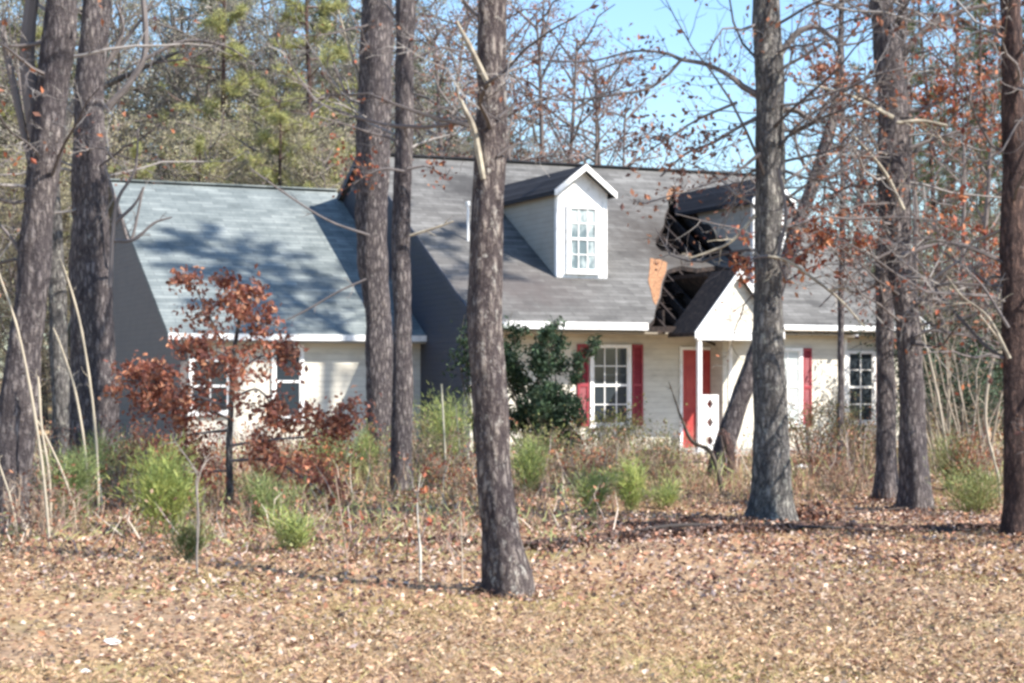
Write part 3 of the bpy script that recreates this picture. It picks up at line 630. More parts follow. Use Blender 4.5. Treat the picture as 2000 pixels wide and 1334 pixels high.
tree('tree', 'rough barked tree with rust leaves, right stem of the close pair on the right', [(1787, 992, 72), (1786, 940, 60), (1783, 840, 52), (1779, 740, 48), (1772, 640, 46), (1760, 540, 50), (1750, 440, 58), (1746, 320, 60), (1742, 200, 58), (1733, 100, 52), (1722, 0, 44), (1718, -90, 40)], 21.4, M_bark, 14, web=38, wz=(2.0, 7), wl=1100, limbs=
     [([(1752, 480, 12), (1700, 466, 9), (1640, 470, 7), (1580, 492, 5), (1520, 520, 4)], -.3, dict(RST)),
      ([(1760, 500, 12), (1820, 480, 9), (1880, 478, 7), (1940, 500, 5), (1975, 530, 3)], -.3, dict(RST)),
      ([(1745, 230, 12), (1700, 200, 10), (1650, 160, 7), (1600, 150, 4)], 0, dict(RST, leaf=230, pal=BROWNL+RUST)),
      ([(1750, 220, 12), (1810, 210, 9), (1870, 180, 7), (1940, 170, 4)], 0, dict(RST, leaf=380)),
      ([(1750, 300, 10), (1830, 270, 7), (1900, 250, 5), (1960, 240, 4)], 0, dict(RST, leaf=260, pal=BROWNL+RUST)),
      ([(1740, 200, 12), (1760, 130, 12), (1790, 70, 10), (1870, 25, 10), (1950, 5, 7)], .2, dict(n=8, L=.8)),
      ([(1745, 120, 10), (1800, 60, 9), (1840, 30, 7), (1900, 0, 6)], .2, dict(n=8, L=.8, leaf=40)),
      ([(1745, 230, 9), (1680, 195, 7), (1620, 175, 6), (1560, 160, 4)], -.4, dict(n=5, L=.5, **PALE)),
      ([(1752, 240, 8), (1800, 236, 7), (1850, 245, 5)], -.4, dict(n=5, L=.5, **PALE)),
      ([(1765, 410, 9), (1730, 340, 8), (1690, 290, 6), (1660, 260, 4)], -.4, dict(n=6, L=.5, **PALE)),
      ([(1760, 480, 6), (1690, 520, 5), (1640, 560, 4), (1600, 600, 3)], -.3, dict(n=6, L=.4))])
tree('tree', 'thinner left stem of the close pair on the right', [(1731, 965, 52), (1731, 900, 42), (1729, 780, 36), (1727, 640, 34), (1729, 520, 34), (1736, 420, 30), (1744, 320, 24), (1752, 180, 22)], 22.6, M_bark, 12, crown=.5, web=10, wz=(2, 6))
tree('tree', 'reddish pine trunk at the right edge of the picture', [(1992, 1052, 78), (1990, 1000, 66), (1988, 860, 58), (1984, 700, 54), (1982, 520, 48), (1980, 340, 44), (1977, 160, 42), (1974, 0, 40), (1972, -90, 38)], 17.4, M_bark_red, 15, web=26, wz=(1.3, 5), limbs=
     [([(1972, 700, 8), (1930, 620, 6), (1880, 580, 4), (1850, 540, 3)], -.3, dict(n=8, L=.5, **PALE)),
      ([(1970, 640, 7), (1920, 560, 5), (1880, 520, 4)], -.3, dict(n=8, L=.4)),
      ([(1975, 80, 9), (1920, 60, 6), (1860, 90, 4)], 0, dict(n=8, L=.6, leaf=60))])
tree('tree', 'leaning brown trunk crossing behind the tall grey one beside the lattice', [(1405, 930, 52), (1410, 895, 44), (1428, 830, 40), (1450, 762, 36), (1480, 680, 33), (1520, 560, 29), (1556, 450, 27), (1590, 350, 25), (1625, 240, 21), (1640, 150, 15), (1642, 60, 10), (1650, -60, 7)], 28.0, M_bark, 14, crown=.7, web=30, wz=(3.0, 8.5),
     limbs=[([(1590, 350, 8), (1560, 300, 6), (1550, 240, 4)], 0, dict(n=8, L=.7)), ([(1600, 330, 9), (1650, 400, 6), (1690, 470, 4)], 0, dict(n=8, L=.7)),
            ([(1640, 210, 9), (1600, 150, 6), (1570, 90, 4)], 0, dict(n=8, L=.8, leaf=60)), ([(1628, 240, 9), (1700, 220, 6), (1760, 260, 4)], 0, dict(n=8, L=.8, leaf=90, pal=RUST))])
tree('tree', 'forked brown stub trunk at the foot of the leaning trunk', [(1424, 945, 26), (1424, 900, 24), (1420, 862, 20), (1412, 838, 8)], 27.3, M_bark_red, 0, crown=0)
tree('sapling', 'very thin dark straight sapling between the leaning trunk and the close pair', [(1640, 905, 13), (1642, 700, 12), (1645, 450, 11), (1646, 250, 10), (1643, 80, 9), (1643, -60, 8)], 30, M_bark, 9.5, crown=0,
     limbs=[([(1645, 330, 5), (1680, 380, 4), (1710, 450, 3)], 0, dict(n=7, L=.6)), ([(1645, 200, 5), (1600, 150, 4), (1560, 60, 3)], 0, dict(n=7, L=.8)), ([(1645, 90, 5), (1690, 30, 4), (1720, -20, 3)], 0, dict(n=7, L=.8))])
RUSTW = [(.40, .15, .09), (.48, .2, .11), (.30, .10, .065), (.56, .28, .16), (.24, .095, .07), (.42, .18, .12)]
# --- rust leaved oak sapling
rows = [(447, 992, 15), (449, 900, 13), (452, 800, 11), (455, 700, 9), (466, 620, 6), (461, 545, 3)]
LF = lambda n_, L_=.32: dict(n=11, L=L_*1.5, r=.0045, lvl=1, leaf=int(n_*1.25), ls=.085, pal=RUSTW, sp=.07)
tree('oak_sapling', 'young oak holding rust red leaves in front of the low left wing', rows, 21.4, M_bark_grey, 0, crown=0, cat='sapling',
     limbs=[([(455, 720, 5), (430, 660, 4), (395, 590, 3), (378, 555, 2)], .1, LF(330)),
            ([(460, 660, 4), (470, 600, 3), (461, 545, 2)], 0, LF(420, .3)),
            ([(453, 800, 6), (390, 775, 5), (310, 752, 4), (240, 740, 3)], -.3, LF(720, .4)),
            ([(453, 820, 6), (400, 800, 4), (340, 800, 3), (290, 790, 2)], .3, LF(420, .4)),
            ([(452, 870, 6), (540, 858, 5), (620, 850, 4), (690, 822, 3)], -.3, LF(640, .35)),
            ([(453, 780, 6), (500, 760, 4), (530, 790, 3), (560, 830, 2)], .2, LF(380)),
            ([(455, 740, 4), (500, 700, 4), (545, 690, 3), (572, 672, 2)], .2, LF(230, .25)),
            ([(452, 840, 6), (370, 850, 5), (300, 880, 4), (250, 900, 3)], .1, LF(430, .35)),
            ([(450, 900, 6), (530, 900, 5), (600, 940, 4), (640, 975, 3)], -.2, LF(420, .35)),
            ([(449, 920, 5), (400, 920, 4), (350, 925, 3)], 0, LF(300, .35)),
            ([(454, 730, 4), (400, 705, 3), (350, 670, 2)], 0, LF(250, .28)),
            ([(460, 650, 4), (500, 640, 3), (524, 622, 2)], 0, LF(120, .2)),
            ([(453, 700, 4), (420, 690, 3), (470, 770, 2)], -.3, LF(330, .4))])
# ================================================================== SHRUBS AND WEEDS
def shrub(name, label, px, d, h, wd, pal, nleaf, ls, stems=9, cat='shrub', asp=.4, bark=(.1, .085, .06), up=.6, group=None, z0=0.15, lvl=1, mat_=None):
    base = ground(px, d); root = thing(name, label, cat, base, 0, group); g = G(); tips = []
    for k in range(stems):
        az = rng.uniform(0, 6.28); s_ = rng.uniform(.1, .55)
        w_ = wander(base+Vector((math.cos(az)*.12, math.sin(az)*.12, -.03)), (math.cos(az)*s_*wd/h, math.sin(az)*s_*wd/h, 1), h*rng.uniform(.7, 1.05), 6, .22, .02)
        g.tube(w_, np.linspace(.012+h*.004, .004, len(w_)), 4, bark, cap=False); twigs(g, w_[1:], 7, wd*.32, .005, tips, lvl, col=bark, up=up*.3)
    g.obj('stem', M_twig, root, origin=base)
    if nleaf:
        T = np.array(tips); T = T[rng.integers(0, len(T), nleaf)]+rng.normal(size=(nleaf, 3))*.06*wd
        T = T[T[:, 2] > base.z+z0]
        g = G(); g.leaves(T, ls, pal, asp=asp, up=up*.4); g.obj('foliage', mat_ or M_leaf, root, origin=base)
    return root
DKG = [(.035, .06, .03), (.05, .085, .04), (.07, .115, .055), (.025, .045, .025), (.11, .15, .09)]
OLG = [(.17, .18, .05), (.24, .22, .07), (.12, .13, .05), (.3, .25, .1)]
shrub('holly', 'dark evergreen shrub with upright green shoots beside the middle trunk', 1046, 30.5, 2.7, 1.05, DKG, 11000, .10, 17)
shrub('holly', 'low dark green bush at the foot of the upright evergreen shrub', 1088, 29.8, 1.5, .85, DKG, 5000, .09, 13)
shrub('holly', 'dark green bush mostly hidden behind the middle trunk', 935, 31.0, 2.7, 1.1, DKG, 1500, .11, 8)
shrub('shrub', 'yellow green shrub under the shuttered window left of the door', 1175, 29.5, 1.1, 1.5, OLG, 1700, .06, 12)
shrub('shrub', 'low olive bush in front of the entry step', 1275, 28.5, .75, 1.5, OLG+[(.3, .22, .12)], 900, .06, 12)
shrub('shrub', 'rust and olive shrub under the right hand windows', 1590, 30.5, 1.25, 1.4, [(.25, .12, .06), (.2, .17, .07), (.14, .13, .05), (.3, .2, .1)], 1700, .06, 12)
shrub('shrub', 'green and brown shrub below the far right window', 1665, 31.5, 1.2, 1.1, [(.08, .11, .05), (.14, .15, .07), (.2, .15, .09)], 1200, .06, 10)
shrub('holly', 'big dark green bush right of the house end', 1870, 33, 2.3, 2.2, DKG, 4200, .1, 14)
shrub('holly', 'tall dark evergreen thicket far behind the right end of the house', 1885, 38, 3.3, 3.4, [(.02, .035, .02), (.035, .05, .03), (.05, .07, .04)], 8000, .11, 18)
shrub('holly', 'dark bush in the gap behind the right edge pine', 1945, 31, 1.6, 1.6, DKG+[(.12, .1, .06)], 1800, .09, 10)
shrub('bare_shrub', 'tangle of pale bare stems before the dark bush on the right', 1900, 25.5, 2.7, 2.0, [(.3, .2, .12)], 120, .07, 13, bark=(.24, .2, .155), lvl=2)
shrub('bare_shrub', 'loose bare stems right of the close pair of trunks', 1845, 27.5, 3.0, 1.6, [(.3, .2, .12)], 60, .07, 9, bark=(.24, .2, .15), lvl=2)
shrub('bare_shrub', 'brown bare brush in front of the dark gable foot', 830, 30, 1.2, 1.4, [(.26, .16, .1)], 220, .06, 11, bark=(.24, .19, .14), lvl=2)
shrub('bare_shrub', 'thin brown brush around the foot of the thick dark trunk', 700, 27, 1.0, 1.5, RUST, 420, .07, 11, bark=(.22, .17, .12), lvl=1)
shrub('bare_shrub', 'rust brown brush under the red oak sapling', 330, 22.5, .75, 2.0, RUST, 1500, .07, 12, bark=(.2, .15, .12), lvl=1)
shrub('bare_shrub', 'grey brown brush left of the oak sapling stem', 260, 20.5, .7, 1.3, BROWNL, 500, .06, 12, bark=(.2, .16, .13), lvl=2)
shrub('bare_shrub', 'low rusty brush to the right of the oak sapling', 580, 23, .7, 1.7, RUST, 1200, .07, 12, bark=(.2, .15, .12), lvl=1)
shrub('bare_shrub', 'tan twiggy brush before the shuttered window', 1240, 26.5, .8, 1.4, [(.35, .24, .14)], 260, .06, 12, bark=(.33, .26, .18), lvl=2)
shrub('bare_shrub', 'sparse twigs between the middle trunk and the yellow shrub', 1110, 25.5, .7, 1.3, RUST, 300, .06, 10, bark=(.28, .22, .16), lvl=2)
shrub('bare_shrub', 'low tan brush just right of the two stemmed tree foot', 70, 16.6, .7, 1.0, BROWNL, 260, .06, 12, bark=(.3, .23, .17), lvl=2)
shrub('bare_shrub', 'brown twiggy brush right of the leaning trunk', 1580, 26.5, .6, 1.6, BROWNL, 420, .07, 10, bark=(.25, .18, .14), lvl=1)
for i_, (lab, px, d, h, wd, pal, nl) in enumerate([
    ('grey brown twiggy brush at the foot of the broad mossy trunk', 120, 21.5, .9, 1.3, BROWNL, 500),
    ('rusty brush in the shade below the far left gable', 300, 26, 1.0, 1.5, RUST, 700),
    ('tan brush before the left wing window', 540, 26.5, .8, 1.4, RUST+[(.3, .24, .14)], 500),
    ('tan twigs right of the thin straight trunk', 850, 25, .8, 1.2, [(.35, .26, .16), (.2, .2, .09)], 500),
    ('low brush just left of the middle trunk', 905, 22, .6, .9, RUST, 400),
    ('tan and green brush right of the middle trunk', 1060, 26.5, .9, 1.2, [(.3, .26, .12), (.2, .22, .08)], 900),
    ('rusty seedlings in front of the yellow green shrub', 1150, 24, .45, 1.2, RUST, 500),
    ('brown seedlings before the entry', 1290, 25, .5, 1.2, BROWNL+[(.2, .2, .08)], 500),
    ('low brown brush along the wall right of the portico', 1690, 30, .8, 1.6, BROWNL+OLG, 700),
    ('brown seedlings between tall grey trunk and close pair', 1650, 24, .3, 1.2, BROWNL, 300),
    ('brown brush under the dark bush on the right', 1830, 29, 1.0, 1.4, BROWNL+OLG, 900),
    ('tangled brown brush left of the right edge pine', 1925, 23.5, .9, 1.1, RUST+BROWNL, 600)]):
    shrub('bare_shrub', lab, px, d, h, wd, pal, nl, .06, 13, bark=(.27, .21, .15), lvl=2)
# feathery green weeds
LIME = [(.40, .44, .12), (.32, .38, .11), (.5, .52, .17), (.24, .3, .1)]
GRN = [(.20, .26, .09), (.26, .31, .12), (.15, .2, .08), (.34, .36, .15)]
def weed(label, px, d, h, wd, pal, n=1500, bl=.09):
    base = ground(px, d); root = thing('feathery_weed', label, 'weed', base); g = G(); gs = G(); pts = []; dirs = []
    h *= 1.35; wd *= 1.9; n = int(n*1.25); ns = max(8, int(14*wd/.5))
    for k in range(ns):
        az = rng.uniform(0, 6.28); s_ = rng.uniform(.05, .5)
        w_ = wander(base+Vector((rng.normal()*.05*wd, rng.normal()*.05*wd, -.02)), (math.cos(az)*s_*wd/h, math.sin(az)*s_*wd/h, 1), h*rng.uniform(.65, 1.05), 6, .15)
        gs.tube(w_, np.linspace(.006, .003, len(w_)), 4, (.2, .2, .08), cap=False)
        m = n//ns; f = rng.uniform(.12, 1, m)**.8*(len(w_)-1.001); i_ = f.astype(int); p = w_[i_]+(w_[i_+1]-w_[i_])*(f-i_)[:, None]
        dv = rng.normal(size=(m, 3)); dv[:, 2] = abs(dv[:, 2])*.9+.5; dv /= np.linalg.norm(dv, axis=1)[:, None]
        q = p+dv*rng.uniform(0, .10*wd/.4, (m, 1))+rng.normal(size=3)*.05*wd; pts.append(q); dirs.append(dv*bl*rng.uniform(.5, 1.3, (m, 1)))
    gs.obj('stem', M_twig, root, origin=base)
    g.blades(np.concatenate(pts), np.concatenate(dirs), .008, pal); g.obj('foliage', M_leaf, root, origin=base)
weed('brightest lime green feathery weed, left of the oak sapling stem', 318, 17.6, .56, .56, LIME, 4200)
weed('tall green feathery weed between the far left trunks', 142, 18.3, .6, .4, GRN, 2200)
weed('green feathery weed against the broad mossy trunk', 205, 21, .62, .5, GRN, 1500)
weed('dark green weed right of the oak sapling stem', 520, 19, .42, .35, GRN, 1300)
weed('soft green weed clump under the sunlit patch of the left wing', 640, 25, .55, .7, LIME+GRN, 2600)
weed('green weed at the left foot of the thick dark trunk before the gable', 715, 26, .6, .4, GRN+LIME, 1300)
weed('tall yellow green weed before the dark gable', 868, 27.5, .95, .65, LIME+GRN, 3000)
weed('green weed hugging the right side of the middle trunk', 1035, 23, .5, .55, GRN+LIME, 1800)
weed('left of two green weeds in the sunny middle ground', 1160, 19.5, .38, .35, GRN+LIME, 1300)
weed('right of two green weeds in the sunny middle ground', 1234, 20.2, .45, .25, LIME, 1200)
weed('small green tuft right of the two middle ground weeds', 1300, 21.2, .22, .3, GRN+LIME, 700)
weed('small pale green tuft low in front of the oak sapling', 575, 15.6, .3, .3, GRN+LIME, 900)
weed('small green tuft in the left foreground near the grey stick', 370, 14.6, .22, .26, GRN+OLG, 600)
weed('green weed among the brush right of the close pair', 1855, 24, .55, .4, GRN+OLG, 1200)
weed('olive green low weed patch before the right edge pine', 1900, 20.5, .3, .8, GRN+OLG, 1800)
weed('yellow green low weed left of the lattice panel', 1300, 29.5, .35, .6, OLG+GRN, 1200)
# tall dry stalks
def stalk(label, rows, d, col=(.42, .36, .27), n=4, mat_=None, name='dry_stalk', L=.22, lf=0, pal=RUST, cat='stalk'):
    base = ground(rows[0][0], d); root = thing(name, label, cat, base); P, r_ = px_path(rows, d, 6); P[0][2] = base.z-.03; r_ = r_*(.72 if name == 'dry_stalk' else 1)*(1+.12*rng.normal(size=len(r_)))
    g = G(); g.tube(P, r_, 7, col, jit=.05); g.obj('stem', M_twig, root, origin=base)
    if n:
        g = G(); tips = []; twigs(g, P[2:], n, L, .004, tips, 1, col=col); g.obj('twig', M_twig, root, origin=base)
        if lf:
            T = np.array(tips); T = T[rng.integers(0, len(T), lf)]; g = G(); g.leaves(T, .07, pal, asp=.6); g.obj('foliage', M_leaf, root, origin=base)
stalk('long pale stalk curving up in front of the far left trunk', [(98, 1080, 9), (86, 940, 8), (66, 800, 8), (36, 650, 7), (0, 540, 5), (-14, 500, 3)], 15.6)
stalk('tallest pale stalk, bowed, starting between the two left trunks', [(192, 1010, 8), (190, 900, 8), (180, 780, 7), (160, 650, 7), (140, 570, 6), (118, 505, 4)], 18.6)
stalk('pale stalk just left of the tallest bowed stalk', [(172, 985, 7), (166, 880, 7), (148, 770, 7), (124, 690, 5), (104, 640, 4)], 19)
stalk('short pale stalk with a broken bright tip at the far left', [(100, 1040, 7), (96, 930, 7), (82, 840, 6), (76, 760, 8), (74, 735, 5)], 16.8)
stalk('slanting dry stalk crossing low between the left trunks', [(150, 1000, 6), (112, 900, 6), (60, 800, 5), (6, 735, 4)], 17.6)
stalk('thin pale stalk at the left picture edge', [(38, 1065, 6), (22, 980, 6), (-4, 900, 4)], 16.4)
stalk('grey forked stick standing in the left foreground', [(388, 1150, 6), (384, 1090, 6), (388, 1020, 5), (383, 950, 5), (384, 925, 4), (362, 890, 3), (340, 860, 2)], 13.5, (.22, .19, .17), 7)
stalk('short pale fork beside the grey stick', [(384, 955, 4), (394, 915, 3), (410, 885, 2)], 13.52, (.3, .26, .22), 2)
stalk('short white peeled stick in the middle foreground', [(821, 1125, 8), (821, 1080, 7), (818, 1040, 5), (815, 980, 3), (822, 925, 2)], 13.9, (.6, .56, .48), 5, lf=26)
stalk('thin dry stem near the yellow weed before the dark gable', [(872, 960, 5), (868, 860, 5), (862, 750, 5)], 24.5, (.45, .42, .32), 2)
stalk('second dry stem near the dark gable, slightly shorter', [(902, 960, 4), (898, 880, 4), (890, 790, 3)], 25, (.35, .33, .25), 1)
stalk('thin reddish stem leaning right of the oak sapling', [(680, 1110, 4), (668, 1020, 4), (655, 930, 3)], 14, (.38, .27, .2), 3, lf=10)
stalk('faint thin stem in front of the middle trunk shadow', [(903, 1140, 3), (902, 1060, 3), (900, 1000, 2)], 13.8, (.5, .42, .32), 2)
stalk('dark bent branch rising beside the leaning trunk foot', [(1412, 975, 10), (1402, 920, 9), (1385, 880, 9), (1352, 862, 8), (1332, 820, 5), (1318, 780, 3), (1306, 745, 2)], 23.4, (.1, .08, .06), 6, cat='branch', name='bent_branch')
stalk('curved pale dead branch standing in the right brush', [(1860, 960, 8), (1840, 820, 7), (1820, 720, 6), (1790, 600, 4)], 24, (.42, .36, .28), 5)
stalk('pale slanted branch crossing before the dark right bush', [(1955, 950, 8), (1925, 820, 8), (1940, 700, 7), (1960, 680, 7), (1890, 590, 5), (1820, 545, 4)], 22, (.42, .36, .28), 7)
stalk('short tan snag behind the right brush', [(1935, 915, 26), (1930, 860, 22), (1922, 810, 12)], 27, (.34, .24, .16), 2)
stalk('thin upright dry stem under the tall grey trunk limbs', [(1140, 985, 4), (1100, 920, 4), (1085, 880, 3)], 22, (.45, .36, .28), 3, lf=8)
# fallen branches, stones and clumps on the ground
def fallen(label, pts, d0, r0, col, n=4):
    P = [];
    for px, d, z in pts: q = ground(px, d); q.z += z; q.z += rng.normal()*.02; q.y += rng.normal()*.14; P.append((*q, r0))
    S = smooth_path(P, 6); base = ground(pts[0][0], pts[0][1]); root = thing('fallen_branch', label, 'branch', base)
    g = G(); rr = np.linspace(r0, r0*.4, len(S)); g.tube(S[:, :3], rr, 8, col, jit=.06); twigs(g, S[:, :3], n, .5, r0*.25, [], 1, col=col); g.obj('limb', M_twig, root, origin=base)
fallen('long dark branch added as a trunk shadow across the ground before the tall grey trunk', [(1040, 16.3, .03), (1200, 16.5, .04), (1330, 16.9, .05), (1480, 17.1, .06), (1600, 17.2, .05), (1760, 17.7, .05), (1930, 18.2, .04)], 0, .026, (.05, .04, .036), 8)  # dark branch added along the line of a long trunk shadow
fallen('dead branch arching off the ground left of the leaning trunk', [(1180, 27.5, .15), (1240, 27.2, .22), (1310, 27, .28), (1375, 26.8, .3)], 0, .03, (.12, .1, .08), 7)
fallen('thin fallen branch beside the feet of the close pair', [(1640, 20.8, .03), (1700, 20.9, .05), (1770, 21.2, .04)], 0, .02, (.08, .06, .05), 3)
def clump(name, label, px, d, s_, pal, n, cat, ls=.05):
    base = ground(px, d); g = G(); C = rng.normal(size=(n, 3))*np.array((s_, s_, s_*.55)); C[:, 2] = abs(C[:, 2]); g.leaves(C+np.array(tuple(base)), ls, pal, asp=.6); o = g.obj(name, M_litter, origin=base); tag(o, label, cat)
DK = [(.06, .035, .03), (.09, .05, .04), (.14, .08, .06)]
clump('leaf_clump', 'dark curled dead leaf clump right of the middle trunk', 1322, 20.5, .06, DK, 60, 'leaf clump')
clump('leaf_clump', 'dark leaf clump along the branch that stands in for a trunk shadow', 1676, 17.0, .075, DK, 90, 'leaf clump')
clump('leaf_clump', 'small dark leaf clump alone in the sunny right foreground', 1523, 12.0, .03, DK, 30, 'leaf clump', .04)
clump('leaf_clump', 'brown dead leaves piled at the foot of the tall grey trunk', 1580, 19.2, .16, DK+BROWNL, 260, 'leaf clump', .08)
clump('leaf_clump', 'low heap of grey dead leaves behind the white peeled stick', 705, 18.8, .14, DK+[(.2, .16, .15)], 220, 'leaf clump', .07)
def litter_bit(label, px, d, s_):
    base = ground(px, d); g = G(); n, m = 10, 6; V = []
    for i in range(m):
        for j in range(n):
            u = i/(m-1)*math.pi/2; a = j/n*6.283; r_ = math.cos(u)*(1+.2*math.sin(3*a+i)); V.append((r_*math.cos(a)*s_, r_*math.sin(a)*s_*.6, math.sin(u)*s_*.45*(1+.15*math.sin(2*a))))
    F_ = [(i*n+j, i*n+(j+1) % n, (i+1)*n+(j+1) % n, (i+1)*n+j) for i in range(m-1) for j in range(n)]
    g.add(np.array(V)+np.array(tuple(base))+np.array((0, 0, .015)), F_); o = g.obj('paper_scrap', M_white, origin=base, smooth=False); tag(o, label, 'litter')
litter_bit('crumpled white paper scrap lying in the left foreground', 217, 10.2, .055)
litter_bit('small white scrap on the leaves at the bottom left edge', 165, 9.2, .035)
litter_bit('white scrap lying beyond the tall grey trunk', 1566, 30.0, .16)

# ================================================================== WOODS BEHIND
OLT = [(.27, .245, .18), (.36, .33, .25), (.2, .18, .145), (.27, .23, .19)]
def bare_proto(name, label, h, spread, nl, leafn, pal, twc, group, lo=.25, ls=.13, r0=.13):
    root = thing(name, label, 'tree', (0, 0, 0), 0, group); g = G(); P = wander((0, 0, -.1), (0, 0, 1), h, 9, .09, .04); g.tube(P, np.linspace(r0, r0*.2, len(P)), 8, (.15, .125, .115), jit=.05); g.obj('trunk', M_twig, root)
    g = G(); tips = []
    for k in range(nl):
        f = lo+(1-lo)*(k+rng.random())/nl; q = f*(len(P)-1.001); i = int(q); p = P[i]+(P[i+1]-P[i])*(q-i); az = k*2.4+rng.normal()*.4
        l = spread*(1.15-.6*f)*rng.uniform(.7, 1.15); w_ = wander(p, (math.cos(az), math.sin(az), rng.uniform(.25, 1.0)), l, 6, .28, .03)
        g.tube(w_, np.linspace(.04, .014, len(w_)), 4, (.17, .145, .13), cap=False); twigs(g, w_, 7, l*.42, .014, tips, 1, col=twc[rng.integers(len(twc))])
    g.obj('branches', M_twig, root); T = np.array(tips)
    C = T[rng.integers(0, len(T), leafn)]+rng.normal(size=(leafn, 3))*.16; g = G(); g.leaves(C, ls, pal, asp=.45); g.obj('foliage', M_leaf, root); return root
def pine_proto(name, label, h, nl, pal, group, lo=.5, spread=2.6, dens=44, r0=.17):
    root = thing(name, label, 'pine tree', (0, 0, 0), 0, group); g = G(); P = smooth_path(wander((0, 0, -.1), (0, 0, 1), h, 9, .05, .04), 6); g.tube(P, np.linspace(r0, r0*.25, len(P)), 12, (.2, .13, .1), jit=.04); g.obj('trunk', M_bark_red, root, True); P = P[::6]
    g = G(); n = G(); pts = []; dv = []
    for k in range(nl):
        f = lo+(1-lo)*(k+rng.random())/nl; q = f*(len(P)-1.001); i = int(q); p = P[i]+(P[i+1]-P[i])*(q-i); az = k*2.4+rng.normal()*.5
        l = spread*(1.25-.9*(f-lo)/(1-lo))*rng.uniform(.6, 1.1); w_ = wander(p, (math.cos(az), math.sin(az), rng.uniform(0, .5)), l, 5, .22, .05)
        g.tube(w_, np.linspace(.04, .012, len(w_)), 4, (.16, .11, .09), cap=False); tips = []; twigs(g, w_, 5, l*.4, .012, tips, 0, col=(.15, .1, .08))
        for t in tips[::2]+[w_[-1]]:
            m = dens; e = rng.normal(size=(m, 3)); e /= np.linalg.norm(e, axis=1)[:, None]; e[:, 2] = e[:, 2]*.7+.25; pts.append(np.tile(t, (m, 1))+rng.normal(size=(m, 3))*.07); dv.append(e*rng.uniform(.16, .32, (m, 1)))
    g.obj('branches', M_twig, root); n.blades(np.concatenate(pts), np.concatenate(dv), .02, pal); n.obj('needles', M_leaf, root); return root
OLT2 = [(.27, .255, .18), (.36, .33, .24), (.21, .195, .145), (.3, .265, .2), (.22, .23, .14), (.18, .16, .13)]
GY = [(.38, .37, .13), (.47, .44, .17), (.3, .31, .13), (.22, .24, .11)]
GD = [(.1, .13, .06), (.14, .17, .08), (.07, .1, .05), (.19, .2, .1)]
TW = [(.25, .22, .2), (.34, .3, .26), (.18, .155, .15)]
protos = {}
G1, G2, G3, G4, G5 = 'bare trees in the woods behind the house', 'yellow green pines in the woods behind the left roof', 'dark green pines in the woods behind the house', 'olive brush trees along the back of the roof', 'thin pines right of the house'
pr_bare = [bare_proto('bare_tree', 'tall grey twiggy tree in the woods behind the roofs', 15, 4.0, 34, 8500, OLT2, TW, G1, ls=.095), bare_proto('bare_tree', 'tall grey twiggy tree in the woods behind the roofs', 12.5, 3.8, 32, 8500, OLT2, TW, G1, ls=.095)]
pr_gy = [pine_proto('pine_tree', 'pine with sunny yellow green needles behind the left roof', 14.5, 26, GY, G2, .35, 2.9)]
pr_gd = [pine_proto('pine_tree', 'pine with dull green needles in the woods behind the roofs', 17, 28, GD, G3, .4, 3.0), pine_proto('pine_tree', 'thin tall pine with sparse needles right of the house', 16, 20, GD, G5, .35, 1.9, 18, .12)]
pr_br = [bare_proto('brush_tree', 'olive tan brush tree just behind the left roof ridge', 10.5, 3.1, 32, 9000, [(.36, .33, .19), (.46, .41, .27), (.28, .26, .15), (.33, .27, .2)], [(.36, .32, .22), (.26, .23, .17)], G4, .08, .085, .08)]
used = set()
def put(p, px, Y, sc_=1., label=None, group=None):
    if label is None:
        wh = 'left of the house beyond the far left trunks' if px < 215 else 'behind the left wing roof' if px < 680 else 'behind the main roof left of its middle trunk' if px < 960 else 'above the main roof ridge' if px < 1500 else 'right of the house'
        kd = {'brush_tree': 'olive tan brushy tree', 'bare_tree': 'grey twiggy bare tree' if p in pr_bare else 'thin reddish brown bare tree', 'pine_tree': 'pine with yellow green needles' if p in pr_gy else 'tall pine with dull green needles' if p is pr_gd[0] else 'thin pine with sparse needles'}[p.name.split('.')[0]]
        label = kd+' '+wh; group = 'woods: '+kd+' '+wh
    x = (px-1000)/F*Y; loc = (x, Y, float(gz(x, Y))); rz = rng.uniform(0, 6.28); s3 = (sc_*rng.uniform(.94, 1.06),)*2+(sc_,)
    if p.name not in used:
        used.add(p.name); p['label'] = label; p['group'] = group; p.location = loc; p.rotation_euler.z = rz; p.scale = s3; return p
    return dup(p, loc, rz, s3, label, group)
for k in range(24): put(pr_br[0], -140+k*48+rng.normal()*14, rng.uniform(51.5, 57), rng.uniform(.72, .98) if k < 17 else rng.uniform(.62, .75))
for k in range(44): put(pr_bare[k % 2], -150+k*29+rng.normal()*16, rng.uniform(57, 74), rng.uniform(.95, 1.25) if k < 35 else rng.uniform(.62, .8))
for px, Y, s in ((265, 51, .56), (390, 52, .58), (545, 51.5, .68), (600, 53, .95), (60, 60, 1.0), (440, 58, 1.0)): put(pr_gy[0], px, Y, s)
for px, Y, s in ((640, 64, 1.0), (480, 70, 1.1), (835, 66, .85), (900, 70, .8), (560, 68, 1.0), (330, 72, .95), (130, 66, 1.1), (-40, 60, 1.1)): put(pr_gd[0], px, Y, s)
for px, Y, s in ((1840, 48, .85), (1905, 52, .95), (1760, 56, .9), (1870, 60, 1.1), (1660, 62, .8), (1985, 50, 1.0), (2060, 55, 1.1), (1940, 66, 1.1), (1600, 70, .75), (1800, 68, 1.0)): put(pr_gd[1], px, Y, s)
for px, Y, s in ((1865, 52, .62), (1935, 58, .72), (1775, 60, .6), (2010, 55, .8)): put(pr_gd[0], px, Y, s)
rb = bare_proto('bare_tree', 'thin bare tree among the pines right of the house', 11, 3.0, 18, 260, BROWNL, [(.13, .1, .1), (.2, .16, .14)], 'thin bare trees right of the house')
